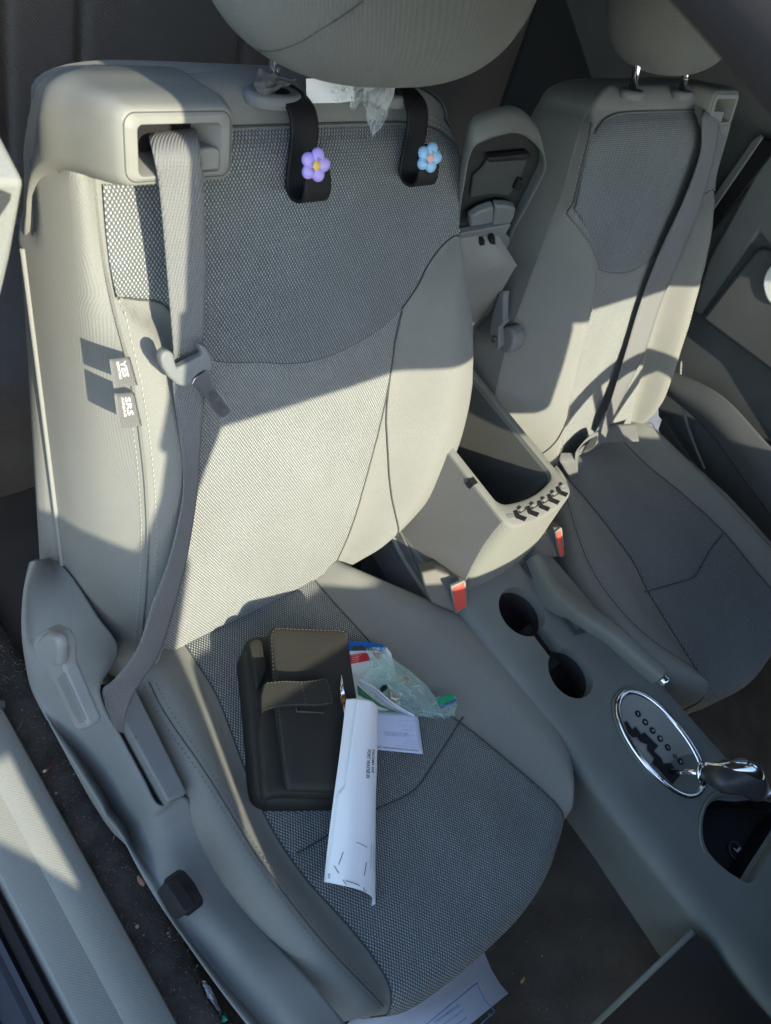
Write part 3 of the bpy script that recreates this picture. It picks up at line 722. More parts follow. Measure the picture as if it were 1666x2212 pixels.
def cutter(P_, depth, r=None):
    n = len(P_); V = [p + Vector((0, 0, .03)) for p in P_] + [p - Vector((0, 0, depth)) for p in P_]
    if r:
        c = sum(P_, Vector()) / n
        for i in range(n): V[n + i] = V[n + i] + (c - P_[i]) * r * Vector((1, 1, 0)).length / 1.414
    F = [tuple(range(n)), tuple(range(2 * n - 1, n - 1, -1))] + [(i, (i + 1) % n, (i + 1) % n + n, i + n) for i in range(n)]
    return raw('cutter', V, F, None)
def cut(o, cs_):
    for c in cs_:
        m = o.modifiers.new('c', 'BOOLEAN'); m.operation = 'DIFFERENCE'; m.object = c; m.solver = 'EXACT'
    bpy.context.view_layer.update()
    me = bpy.data.meshes.new_from_object(o.evaluated_get(bpy.context.evaluated_depsgraph_get())); o.modifiers.clear(); o.data = me
    for p in me.polygons: p.use_smooth = True
    me.set_sharp_from_angle(angle=math.radians(35))
    for c in cs_: bpy.data.objects.remove(c)
def rim(pix, z): return [at(u, v, z=z) for u, v in pix]
# cup holders: two rounded wells joined by a slot, from the photograph's rims
C1 = Vector((.308, -.2435, .33)); C2 = Vector((.311, -.3600, .33)); RC = .0425
def circ(c, r, n=40): return [c + Vector((r * math.cos(2 * math.pi * i / n), r * math.sin(2 * math.pi * i / n), 0)) for i in range(n)]
c1 = cutter(circ(C1, RC), .085, .06); c2 = cutter(circ(C2, RC * .97), .085, .06)
c3 = cutter([Vector((x, y, .33)) for x, y in ((.296, -.25), (.328, -.25), (.328, -.35), (.296, -.35))], .07)
tray_px = [(1555, 1715), (1530, 1735), (1518, 1765), (1515, 1800), (1522, 1835), (1545, 1868), (1580, 1898), (1612, 1912), (1640, 1870), (1690, 1790), (1720, 1730), (1650, 1715), (1600, 1718)]
tp = cat(rim(tray_px, .34), 60, True)
c4 = cutter(tp, .055, .10)
GC = Vector((.3665, -.521, .333))
def oval(c, rx, ry, n=48, e=.92, rot=.04):
    out = []
    for i in range(n):
        a = 2 * math.pi * i / n; x = rx * math.copysign(abs(math.cos(a)) ** e, math.cos(a)); y = ry * math.copysign(abs(math.sin(a)) ** e, math.sin(a))
        out.append(c + Vector((x * math.cos(rot) - y * math.sin(rot), x * math.sin(rot) + y * math.cos(rot), 0)))
    return out
cut(body, [c1, c2, c3, c4])
for n_, c in (('cup_well', C1), ('cup_well', C2)):
    V = circ(c - Vector((0, 0, .055)), RC * .93); raw(n_, V, [tuple(range(len(V)))], BLK, con)
V = [Vector((x, y, .308)) for x, y in ((.297, -.265), (.327, -.265), (.327, -.34), (.297, -.34))]; raw('well_slot', V, [(0, 1, 2, 3)], BLK, con)
# rubber liner walls, darker than the console, lower two thirds of each well
for c in (C1, C2):
    rg = [[c + Vector((r_ * math.cos(q), r_ * math.sin(q), z_)) for q in [2 * math.pi * i / 40 for i in range(40)]] for r_, z_ in ((RC * .985, -.016), (RC * .93, -.017), (RC * .90, -.056))]
    V = [[p for i, p in enumerate(r)] for r in rg]
    loft('cup_liner', V, BLK, con, cap0=False, cap1=False)
tl = [p - Vector((0, 0, .050)) + (sum(tp, Vector()) / len(tp) - p) * .08 for p in tp]; raw('tray_mat', tl, [tuple(range(len(tl)))], BLK, con)
tcn = sum(tp, Vector()) / len(tp)
tube('tray_rim', [p + Vector((0, 0, .0005)) + (p - tcn).normalized() * .003 for p in tp], .0017, PL, con, n=6, closed=True)
loft('tray_ledge', [[tcn.lerp(p, k) - Vector((0, 0, d)) for p in tp] for k, d in ((.995, .002), (.93, .010), (.88, .013))], PLC, con, cap0=False, cap1=False)
loft('tray_liner', [[tcn.lerp(p, k) - Vector((0, 0, d)) for p in tp] for k, d in ((.88, .013), (.86, .016), (.83, .049))], BLK, con, cap0=False, cap1=False)
kk = at(1590, 1838, z=.293)
tube('lighter_socket', circ(kk, .013, 24), .0015, PLD, con, n=6, closed=True)
sy = thing('pictogram_dummy', '', '') if False else None
def disp(u, v, z): return at(u / 1.844 + 0, v / 1.844, z=z)
for a, b in (((1455, 1675), (1462, 1682)), ((1462, 1682), (1470, 1692)), ((1470, 1692), (1485, 1672)), ((1485, 1672), (1492, 1676)), ((1492, 1676), (1478, 1697)), ((1478, 1697), (1470, 1692))):
    q = [((1900 + x / 1.4215) / 1.844, (2200 + y / 1.4215) / 1.844) for x, y in (a, b)]
    tube('socket_symbol', [at(*q[0], z=.2935), at(*q[1], z=.2935)], .0007, WHT, con, n=4)
# gear selector plate with chrome surround
gp = raw('gear_plate', [p + Vector((0, 0, .002)) for p in oval(GC, .050, .083)], [tuple(range(48))], PLG, con)
tube('chrome_ring', [p + Vector((0, 0, .0025)) for p in oval(GC, .0525, .087)], .0052, CHR, con, n=10, flat=.8, closed=True)
tube('ring_lip', [p + Vector((0, 0, .0005)) for p in oval(GC, .0585, .094)], .0018, PLC, con, n=8, closed=True)
zz = cr([(820, 965), (850, 955), (880, 1000), (900, 985), (930, 1028), (950, 1018), (1028, 1095), (1005, 1125), (1045, 1165), (1058, 1195), (1100, 1190), (1152, 1265), (1105, 1318), (1025, 1230), (990, 1200), (1000, 1165), (960, 1120), (962, 1090), (925, 1075), (905, 1050), (880, 1050), (825, 1000)], 1900, 2200, 1.4215)
raw('gear_gate', [at(*p, z=.3358) for p in zz], [tuple(range(len(zz)))], BLK, con)
tube('gate_edge', [at(*p, z=.336) for p in zz], .0009, PLB, con, n=5, closed=True)
for ch, p in (('P', (912, 915)), ('R', (953, 962)), ('N', (994, 1010)), ('D', (1037, 1055)), ('3', (1080, 1105)), ('A', (1152, 1185))):
    c = at(*cr([p], 1900, 2200, 1.4215)[0], z=.3356)
    rg_ = circ(c, .0052, 18); bt = prism('gear_mark', [p_ + Vector((0, 0, .0009)) for p_ in rg_], (0, 0, -.001), BLK, con)
    text_on('gear_letter', ch, .0058, lambda x, y: c + Vector((x - .0022, 0, 0)) * 1 + Vector((0, y - .0022, .0014)), WHT, bt)
for dx_ in (0, 14):
    a, b = cr([(1112 + dx_, 1142), (1118 + dx_, 1168)], 1900, 2200, 1.4215); tube('gear_tick', [at(*a, z=.3362), at(*b, z=.3362)], .0008, BLK, con, n=4)
# gear lever
gl = thing('gear_lever', 'black and chrome gear lever leaning over the oval gear plate', 'gear lever')
g0 = at(1478, 1668, z=.336)
def gpx(l, z): return [at(*p, z=z) for p in cr(l, 1900, 2200, 1.4215)]
p1 = gpx([(1095, 1240)], .345)[0]; p2 = gpx([(1210, 1250)], .385)[0]; p3 = gpx([(1275, 1250)], .40)[0]; p4 = gpx([(1400, 1270)], .425)[0]; p5 = gpx([(1520, 1285)], .43)[0]; p6 = gpx([(1600, 1345)], .42)[0]
tube('stalk', [p1, p1.lerp(p3, .5), p3], .0045, CHR, gl, n=12)
pts = cat([p3, p4, p5, p6], 24)
tube('knob', pts, lambda k: .0105 + .0140 * sm(0, .35, k) * (1 - .55 * sm(.82, 1.0, k)), mat('knob leather', (.035, .038, .04), .4), gl, n=22, flat=.8)
cp = [p + Vector((.003, .010, .0125)) for p in pts]
tube('knob_cap', cp[:22], lambda k: .003 + .0135 * sm(.1, .8, k) * (1 - .45 * sm(.85, 1, k)), CHR, gl, n=18, flat=.75)
tube('collar', [p3 + (p3 - p4) * .08, p3, p3.lerp(p4, .1)], .0165, CHR, gl, n=20)
q1, q2 = gpx([(1600, 1360)], .41)[0], gpx([(1700, 1385)], .40)[0]
tube('release_button', [q1, q2], .010, STL, gl, n=14)
# bin
def bx(z): # outer plan of the bin at height z
    k = (z - .30) / .17
    return (.222 + .030 * k, .440 - .022 * k, -.170 + .026 * k, .165)
def plan(x0, x1, y0, y1, z, r, n=8, bow=.012):
    pts = []
    for cx, cy, a0 in ((x1 - r, y1 - .012, 0), (x0 + r, y1 - .012, 90), (x0 + r, y0 + r, 180), (x1 - r, y0 + r, 270)):
        rr_ = .012 if cy == y1 - .012 else r
        for i in range(n + 1):
            a = math.radians(a0 + 90 * i / n); pts.append(Vector((cx + r * math.cos(a), cy + rr_ * math.sin(a), z)))
    out = []
    m = len(pts)
    for i in range(m):
        a, b = pts[i], pts[(i + 1) % m]; seg = max(1, int((b - a).length / .008))
        for k in range(seg):
            p = a.lerp(b, k / seg); 
            if p.y < y0 + .02: p.y -= bow * (1 - ((p.x - (x0 + x1) / 2) / ((x1 - x0) / 2)) ** 2)
            out.append(p)
    return out
def planN(x0, x1, y0, y1, z, r, N_=120):
    p = plan(x0, x1, y0, y1, z, r); return p
R0 = [plan(*bx(z)[:4], z, .018) for z in (.30, .34, .38, .42, .455, .466)]
mn = None
def resamp(P_, n):
    L_ = [0]; Q = P_ + [P_[0]]
    for a, b in zip(Q, Q[1:]): L_.append(L_[-1] + (b - a).length)
    out = []; j = 0
    for i in range(n):
        s = L_[-1] * i / n
        while L_[j + 1] < s: j += 1
        out.append(Q[j].lerp(Q[j + 1], (s - L_[j]) / (L_[j + 1] - L_[j])))
    return out
RN = [resamp(r, 160) for r in R0]
bino = loft('bin_shell', RN, PLT, con, cap0=True, cap1=False, sharp=50)
x0, x1, y0, y1 = bx(.466)[:4]
rims = [(0, .466, .018), (.0012, .4700, .017), (.0035, .4712, .016), (.010, .4712, .014), (.0115, .468, .013), (.013, .466, .012), (.014, .30, .012)]
def inset(d, z, r, front_=0.0): return resamp(plan(x0 + d, x1 - d, y0 + d + front_, y1 - d, z, max(.006, r)), 160)
RR = [inset(0, .466, .018), inset(.001, .4695, .017), inset(.0035, .4712, .016), inset(.0125, .4712, .014, .020), inset(.0145, .4695, .013, .021), inset(.0155, .45, .012, .022), inset(.022, .33, .012, .022)]
loft('bin_rim', RR, PLT2 if False else PL, con, cap0=False, cap1=False, sharp=40)
fl_ = inset(.022, .345, .012, .022); raw('bin_floor', fl_, [tuple(range(160))], BINM, con)
liner = [inset(.016, .462, .012, .0225), inset(.020, .40, .012, .024), inset(.023, .335, .012, .024)]
loft('bin_liner', liner, BINM, con, cap0=False, cap1=False)
# dark ribbed flank panel and moulded joint
fp = [(940, 945), (962, 972), (1085, 1128), (1066, 1150), (1045, 1179), (1022, 1220), (1006, 1254), (1000, 1320), (920, 1330), (850, 1275), (800, 1190), (770, 1040)]
fpan = [at(u, v, pl=(Vector((.2505, 0, .47)), Vector((-1, 0, .176)).normalized())) + Vector((-.0012, 0, 0)) for u, v in fp]
DKR = twill('dark ribbed flank', (.125, .13, .125), p=.0026, bs=.35, ang=0.6)
prism('flank_panel', fpan, (.004, 0, 0), DKR, con, bevel=.0008)
sk_ = [at(u, v, pl=(Vector((.2505, 0, .47)), Vector((-1, 0, .176)).normalized())) + Vector((-.004, 0, 0)) for u, v in ((832, 1100), (845, 1140), (868, 1190), (905, 1250), (945, 1310))]
tube('skirt_trim', cat(sk_, 24), .005, PL, con, n=8)
prism('flank_infill', [at(u, v, x=.216) for u, v in ((780, 1120), (850, 1120), (905, 1235), (975, 1310), (900, 1340), (780, 1260))], (.003, 0, 0), DKR, con)
# latch notches along the front lip of the bin
for i in range(5):
    x = x0 + .032 + i * (x1 - x0 - .060) / 4; yb = y0 + .003 - .012 * (1 - ((x - (x0 + x1) / 2) / ((x1 - x0) / 2)) ** 2)
    prism('latch_notch', [(x - .008, yb + .012, .4718), (x - .003, yb + .022, .4718), (x + .005, yb + .021, .4718), (x + .003, yb + .013, .4718), (x + .012, yb + .004, .4718), (x + .002, yb + .001, .4718)], (0, 0, -.012), BLK, bino)
    if i < 4: prism('latch_slot', [(x + .005, yb + .014, .4719), (x + .024, yb + .0145, .4719), (x + .024, yb + .0175, .4719), (x + .005, yb + .017, .4719)], (0, 0, -.012), LIDM, bino)
    prism('latch_tooth', [(x + .006, yb + .020, .4720), (x + .014, yb + .021, .4720), (x + .016, yb + .016, .4720), (x + .008, yb + .0155, .4720)], (0, 0, .003), PL, bino, bevel=.0006)
for x in (x0 + .018, x1 - .020): prism('corner_pocket', [(x - .008, y0 + .010, .4717), (x + .008, y0 + .006, .4717), (x + .009, y0 + .016, .4717), (x - .006, y0 + .02, .4717)], (0, 0, -.012), PLB, bino, bevel=.002)
nq = at(1015, 1042, z=.4717); prism('side_notch', [nq + Vector((.007, 0, 0)) + Vector(v) for v in ((-.006, -.006, .0002), (.006, -.006, .0002), (.006, .005, .0002), (-.006, .004, .0002))], (0, 0, -.01), BLK, bino)
# open lid standing up behind the bin
lid = thing('bin_lid', 'open padded lid of the console bin standing upright between the seats', 'lid')
LN = Vector((-.12, -.93, -.25)).normalized(); LO = Vector((.34, .175, .70))
def lp(x, y, off=0.0): 
    u, v = (1850 + x / 2.406) / 1.844, (480 + y / 2.406) / 1.844
    return at(u, v, pl=(LO, LN)) + LN * off
outer = [(395, 1225), (300, 1240), (100, 1280), (-60, 1250), (-60, 900), (-20, 620), (20, 380), (80, 230), (200, 160), (340, 115), (480, 88), (600, 125), (700, 210), (765, 300), (785, 400), (770, 500), (700, 640), (590, 850), (480, 1050)]
oc = cat([lp(*p) for p in outer], 90, True)
inner = [(400, 1150), (300, 1160), (120, 1180), (-10, 1170), (0, 950), (60, 700), (110, 500), (150, 430), (240, 370), (380, 280), (550, 205), (640, 270), (720, 350), (770, 410), (760, 500), (690, 630), (600, 800), (480, 1010)]
cen = lp(400, 700)
rings = []
for k, off, uu in ((.55, -.030, .02), (.82, -.030, .016), (.93, -.024, .012), (.985, -.012, .005), (1.0, -.003, 0), (.992, .001, 0)):
    rings.append([cen + (p - cen) * k + LN * off + Vector((-.2, 0, .98)) * uu for p in oc])
loft('lid_shell', rings, PL, lid, cap0=True, cap1=False, sharp=60)
ic = cat([lp(*p) for p in inner], 90, True)
raw('lid_face', [cen + (p - cen) * .985 + LN * .001 for p in oc] + [p + LN * .0 for p in ic], [(i, (i + 1) % 90, (i + 1) % 90 + 90, i + 90) for i in range(90)], PL, lid) if False else None
rg = [[cen + (p - cen) * k + LN * o for p in oc] for k, o in ((.992, .001), (.955, .0), (.945, -.004), (.935, -.014))]
loft('lid_lip', rg, PLB, lid, cap0=False, cap1=False)
raw('lid_underside', [cen + (p - cen) * .937 + LN * -.013 for p in oc], [tuple(range(90))], LIDM, lid)
prism('lid_tray', [lp(*p, -.012) for p in [(245, 440), (650, 395), (570, 600), (450, 780), (290, 760), (80, 800), (110, 600), (200, 520)]], LN * .004, PLD, lid, bevel=.002)
prism('lid_rib', [lp(*p, -.010) for p in [(230, 385), (620, 345), (655, 375), (650, 395), (240, 425)]], LN * .008, BLK, lid, bevel=.002)
prism('lid_pocket', [lp(*p, -.008) for p in [(45, 915), (150, 850), (275, 805), (265, 960), (40, 1000)]], LN * .012, PLB, lid, bevel=.003)
prism('lid_pocket', [lp(*p, -.008) for p in [(290, 800), (400, 800), (485, 825), (470, 900), (435, 965), (250, 985)]], LN * .012, PLB, lid, bevel=.003)
prism('lid_clip', [lp(*p, -.012) for p in [(480, 690), (530, 590), (580, 610), (540, 710)]], LN * .008, BLK, lid, bevel=.001)
prism('hinge_plate', [lp(*p, -.006) for p in [(-60, 1065), (440, 975), (385, 1075), (425, 1110), (425, 1150), (395, 1225), (-60, 1260)]], LN * .010, PLB, lid, bevel=.002)
for a in ((105, 1120), (205, 1090)):
    prism('hinge_arm', [lp(a[0] + dx_, a[1] + dy_, .004) for dx_, dy_ in ((0, 0), (20, -40), (60, -45), (60, 0), (100, 60), (125, 105), (70, 110), (40, 50))], LN * .010, BLK, lid, bevel=.002)
# end block of the armrest below the hinge
ab = thing('armrest_block', 'smooth grey armrest end block below the open lid hinge', 'armrest')
AN = Vector((-.1, -.95, -.1)).normalized(); AO = Vector((.40, .150, .60))
def ap(x, y, off=0.0):
    return at((1850 + x / 2.406) / 1.844, (480 + y / 2.406) / 1.844, pl=(AO, AN)) + AN * off
TT = [ap(-60, 1270), ap(30, 1245), ap(200, 1215), ap(385, 1195)]; RR_ = [ap(-60, 1530), ap(60, 1495), ap(250, 1400), ap(400, 1358), ap(500, 1378)]
TT = [p - AN * .035 for p in TT]; tcv = cat(TT, 30); rcv = cat(RR_, 30)
bot = [ap(-60, 2300), ap(60, 2150), ap(125, 2030), ap(260, 1810), ap(400, 1560), ap(497, 1395)]; bcv = cat(bot, 30)
rings = [[p - AN * .05 for p in tcv], tcv, [a.lerp(b, .5) + AN * .004 for a, b in zip(tcv, rcv)], rcv, [a.lerp(b, .06) + AN * .001 for a, b in zip(rcv, bcv)], [a.lerp(b, .5) + AN * .002 for a, b in zip(rcv, bcv)], bcv, [p - AN * .07 for p in bcv]]
loft('block_shell', rings, PL, ab, cap0=False, cap1=False, closed=False, sharp=22, bevel=0)
# ---------------------------------------------------------------- hand brake
hb = thing('hand_brake', 'grey hand brake lever with chrome release button beside the cup holders', 'hand brake')
def hpx(l, z): return at((1900 + l[0] / 1.4215) / 1.844, (2200 + l[1] / 1.4215) / 1.844, z=z)
HP = [((325, 40), .340, .018), ((400, 170), .348, .018), ((470, 255), .360, .019), ((560, 325), .375, .021), ((660, 395), .388, .0200), ((770, 470), .398, .0180), ((900, 590), .400, .0168), ((1030, 700), .402, .0160)]
hp = [hpx(p, z) for p, z, r in HP]
hp = cat(hp, 40); hr_ = [(i / 7, r) for i, (p, z, r) in enumerate(HP)]
rings = []
for i, p in enumerate(hp):
    k = i / 39; r = sinterp(k, hr_); t = (hp[min(39, i + 1)] - hp[max(0, i - 1)]).normalized(); s_ = t.cross(Vector((0, 0, 1))).normalized(); n_ = s_.cross(t)
    sec = []
    for q in range(24):
        a = 2 * math.pi * q / 24; cx = math.copysign(abs(math.cos(a)) ** .6, math.cos(a)); cy = math.copysign(abs(math.sin(a)) ** .6, math.sin(a))
        dd = .024 if k > .45 else .024 + .03 * (1 - k / .45)
        sec.append(p + s_ * cx * r * .82 + n_ * (cy * (dd * .6) - (0 if k > .45 else .02 * (1 - k / .45))))
    rings.append(sec)
loft('grip', rings, PLC, hb, sharp=50)
e = hp[-1]; t = (hp[-1] - hp[-3]).normalized()
tube('release_button', [e, e + t * .012, e + t * .014], .0085, CHR, hb, n=14)
prism('brake_slot', [hpx(p, .334) for p in [(245, 65), (300, 60), (560, 440), (585, 430), (620, 455), (560, 470)]], (0, 0, .0015), PLD, hb)

# ---------------------------------------------------------------- buckles
def buckle(pix_face, z, pix_body, label, nm='seat_belt_buckle', dz=.045):
    b = thing(nm, label, 'buckle', group='seat belt buckles beside the console')
    f = [at(u, v, pl=z) for u, v in pix_face]
    return b, f
for lab, face, red, bod, px_ in (('buckle with full red release button nearer the camera beside the near seat', cr([(483, 1250), (590, 1203), (602, 1215), (618, 1400), (525, 1467), (515, 1455)], 1550, 1700, 1.96), cr([(498, 1258), (585, 1215), (606, 1395), (528, 1445), (510, 1390)], 1550, 1700, 1.96), cr([(248, 1135), (360, 1110), (590, 1203), (483, 1250), (515, 1455), (330, 1380), (285, 1290), (262, 1200)], 1550, 1700, 1.96), .265),
                                 ('buckle with thin red button farther away beside the far seat', cr([(1300, 825), (1345, 788), (1355, 800), (1372, 1010), (1335, 1022), (1322, 1010)], 1550, 1700, 1.96), cr([(1305, 832), (1342, 800), (1366, 985), (1332, 1012)], 1550, 1700, 1.96), cr([(1180, 830), (1240, 785), (1345, 788), (1300, 830), (1322, 1020), (1180, 1022), (1110, 930)], 1550, 1700, 1.96), .475)):
    b = thing('belt_buckle', lab, 'buckle', group='belt buckles beside the console')
    near = px_ < .3
    O1 = Vector((.203, -.172, .345)) if near else Vector((.465, -.19, .375)); fn = Vector((-.35, -.85, .4)).normalized()
    fo = [at(u, v, pl=(O1, fn)) for u, v in face]
    prism('buckle_face', fo, -fn * .006, PL, b, bevel=.0015)
    prism('release_button', [at(u, v, pl=(O1, fn)) + fn * .0012 for u, v in red], -fn * .004, RED, b, bevel=.001)
    if not near: prism('latch_slot', [at(u, v, pl=(O1, fn)) + fn * .0025 for u, v in cr([(1340, 850), (1350, 850), (1362, 920), (1348, 930)], 1550, 1700, 1.96)], -fn * .002, STL, b)
    bo = Vector((0, 0, 1))
    cb = sum(fo, Vector()) / len(fo)
    bp = [at(u, v, pl=(O1 + Vector((0, .02, 0)), Vector((-.6, -.5, .65)).normalized())) for u, v in bod]
    prism('buckle_body', bp, Vector((.022, .018, -.02)), PLK, b, bevel=.003)

# ---------------------------------------------------------------- rear cabin, far door, roof, dashboard
rs = thing('rear_bench', 'dark brown grey rear seat behind the front seats', 'rear seat')
def rb(a, b):
    x = -.36 + 1.5 * a; z = .22 + .95 * b
    g = 0
    for s0 in (-.02, .09, .36, .62, .88): g += .012 * math.exp(-((x - s0 - .03 * b) / .006) ** 2)
    return Vector((x, .72 + .22 * b + g + .02 * math.cos(x * 8), z))
grid('backrest', rb, 200, 20, REAR, rs, uvf=lambda a, b: (a * 1.5, b))
def rc(a, b):
    x = -.36 + 1.5 * a; s = b * .8
    if s < .12: return Vector((x, .40, .02 + s * 1.6))
    th = min(1, (s - .12) / .1) * math.pi / 2; y = .40 + .05 * math.sin(th) * 0 + .05 * (1 - math.cos(th)); z = .212 + .05 * math.sin(th)
    y += max(0, s - .22)
    return Vector((x, y, z))
grid('cushion', rc, 60, 60, REAR, rs, uvf=lambda a, b: (a * 1.5, b))
so_ = [at(u, v, y=.42) for u, v in ((-60, 880), (0, 900), (25, 990), (38, 1060), (30, 1110), (0, 1145), (-60, 1150))]
prism('side_bolster', so_, (0, .2, 0), mat('rear seat vinyl', (.20, .19, .17), .6), rs, bevel=.02, bseg=5)
for k in (0, 8):
    stitches('stitching', cat([at(u + k, v, y=.417) for u, v in ((0, 915), (14, 980), (24, 1050), (18, 1120))], 30), .008, .005, .0009, THR, rs, [Vector((0, -1, 0))] * 30)
# far quarter trim and door
qt = thing('quarter_trim', 'grey rear quarter trim behind the far door', 'trim panel')
prism('trim_panel', [at(u, v, x=1.13) for u, v in ((1180, -120), (1300, 240), (1420, 420), (1480, 720), (1560, 640), (1666, 430), (1800, 200), (1700, -150))], (.03, 0, 0), DRL, qt, bevel=.004)
fd = thing('far_door', 'dark grey inside of the far front door with armrest', 'car door')
prism('upper_trim', [at(u, v, x=1.09) for u, v in ((1498, 672), (1514, 682), (1560, 615), (1640, 500), (1668, 540), (1900, 700), (2000, 300), (1666, 310), (1530, 560), (1505, 640))], (.035, 0, 0), DRL, fd, bevel=.006)
prism('trim_edge', [at(u, v, x=1.085) for u, v in ((1520, 452), (1622, 305), (1640, 290), (1648, 298), (1530, 470))], (.01, 0, 0), DRL, fd, bevel=.003)
prism('weather_strip', [at(u, v, x=1.088) for u, v in ((1528, 470), (1640, 298), (1670, 300), (1680, 320), (1530, 515))], (.01, 0, 0), BLK, fd, bevel=.003)
prism('door_panel', [at(u, v, x=1.10) for u, v in ((1440, 730), (1480, 640), (1640, 420), (2300, 300), (2500, 1800), (1900, 1600), (1666, 1260), (1520, 1010), (1420, 900), (1420, 820))], (.04, 0, 0), DRD, fd, bevel=.006)
prism('arm_panel', [at(u, v, x=1.075) for u, v in ((1513, 690), (1560, 628), (1630, 540), (1650, 535), (1666, 552), (1900, 800), (1900, 1150), (1700, 830))], (.02, 0, 0), DRD, fd, bevel=.010, bseg=4)
prism('lower_panel', [at(u, v, x=1.07) for u, v in ((1420, 930), (1430, 900), (1470, 960), (1560, 1080), (1700, 1270), (1900, 1600), (1666, 1450), (1480, 1010))], (.03, 0, 0), PLD, fd, bevel=.004)
def rl(a, b):
    L_ = cat([at(u, v, x=1.05) for u, v in ((1440, 850), (1530, 930), (1640, 1080), (1800, 1280))], 31); R_ = cat([at(u, v, x=1.05) for u, v in ((1450, 800), (1560, 855), (1670, 970), (1830, 1130))], 31)
    j = round(b * 30); return L_[j].lerp(R_[j], a) + Vector((-.012 * math.sin(math.pi * a), 0, 0))
grid('armrest_roll', rl, 16, 30, DRD, fd, solid=.004)
hd_ = prism('handle_bezel', [at(u, v, x=1.070) for u, v in cat([(1650, 610, 0), (1658, 575, 0), (1690, 560, 0), (1710, 600, 0), (1700, 660, 0), (1666, 670, 0)], 24, True) and [(c.x, c.y) for c in cat([(1648, 615, 0), (1660, 580, 0), (1690, 560, 0), (1710, 600, 0), (1700, 660, 0), (1663, 655, 0)], 24, True)]], (.01, 0, 0), PAP, fd, bevel=.003)
tube('panel_line', cat([at(u, v, x=1.062) for u, v in ((1471, 780), (1470, 830), (1480, 900), (1500, 960), (1522, 1012))], 20), .003, DRL, fd, n=8)
tube('panel_cap', circ(Vector((0, 0, 0)), .01, 20) and [at(1403, 923, x=1.065) + Vector((0, .011 * math.cos(q), .011 * math.sin(q))) for q in [2 * math.pi * i / 20 for i in range(20)]], .0006, PLD, fd, n=4, closed=True)

FAB = mat('black roof fabric', (.02, .02, .026), .8); bump(FAB, noise(FAB, 300, 3), .6, .002)
LIN = mat('top lining', (.075, .078, .078), .95); HL = mat('headliner', (.16, .155, .14), .95)
rf = thing('soft_top', 'closed dark soft top with side rail above the door opening', 'car roof')
def roof(a, b):
    y = -.58 + 1.75 * b; xl_ = interp(y, [(-.58, -.318), (-.5, -.292), (-.25, -.255), (0, -.238), (.3, -.228), (1, -.23)]); x = xl_ + (1.10 - xl_) * a
    z = 1.184 + .08 * math.sin(math.pi * a) ** .7 + .03 * math.sin(math.pi * b) - .30 * max(0, b - .62) ** 1.3
    return Vector((x, y, z))
ro = grid('roof_skin', roof, 30, 30, FAB, rf, solid=.02, sloff=1)
grid('headliner', lambda a, b: roof(a, b) - Vector((0, 0, .022)), 30, 30, HL, rf)
RT = mat('side rail rubber', (.014, .0125, .0135), .85)
def rail(name, pts, r, m, flat=1): return tube(name, cat([Vector(p) for p in pts], 30), r, m, rf, n=14, flat=flat)
rail('side_rail', [(-.337, -.64, 1.098), (-.294, -.50, 1.144), (-.257, -.25, 1.1715), (-.240, .0, 1.1835), (-.230, .3, 1.1855), (-.235, .8, 1.15), (-.24, 1.1, 1.02)], .018, RT, 1.0)
rail('side_gutter', [(-.290, -.64, 1.12), (-.255, -.50, 1.167), (-.226, -.25, 1.192), (-.210, .0, 1.204), (-.2, .3, 1.205), (-.20, .8, 1.18)], .017, RT, 1.0)
rail('roof_edge_welt', [(-.24, -.64, 1.16), (-.215, -.50, 1.205), (-.187, -.25, 1.232), (-.172, .0, 1.245), (-.16, .3, 1.245), (-.17, .8, 1.2)], .008, FAB)
stitches('stitching', cat([Vector(p) for p in ((-.205, -.50, 1.228), (-.178, -.25, 1.250), (-.163, .0, 1.262), (-.15, .3, 1.262))], 50), .018, .012, .0022, THR, rf, [Vector((-.5, 0, .9))] * 50)
def bw(a, b): return Vector((-.30 + 1.45 * a, 1.16 + .05 * math.sin(math.pi * a) - .12 * (1 - b) * 0, .2 + .93 * b))
grid('rear_curtain', bw, 10, 10, LIN, rf, solid=.01)
V = []
grid('quarter_fabric', lambda a, b: Vector((-.28 + .05 * b, .42 + .74 * a, .93 + .22 * b)), 10, 4, LIN, rf, solid=.01)
grid('quarter_fabric', lambda a, b: Vector((1.18 - .06 * b, .10 + 1.05 * a, .35 + .87 * b)), 10, 4, LIN, rf, solid=.01)
ws = thing('windscreen_frame', 'windscreen header and side pillars ahead of the seats', 'windscreen frame')
def bar(name, a, b, r1, r2, m): return tube(name, [Vector(a), Vector(a).lerp(Vector(b), .5), Vector(b)], r1, m, ws, n=14)
prism('header', [(-.30, -.590, 1.112), (-.30, -.66, 1.09), (-.30, -.70, 1.13), (-.30, -.66, 1.32), (-.30, -.55, 1.32), (-.30, -.575, 1.16)], (1.45, 0, 0), RT, ws, bevel=.01)
def pil(x0_, x1_, name):
    # shadow-space edges (x', z') pushed out along the sun line to the pillar's own distance
    pts = []
    return None
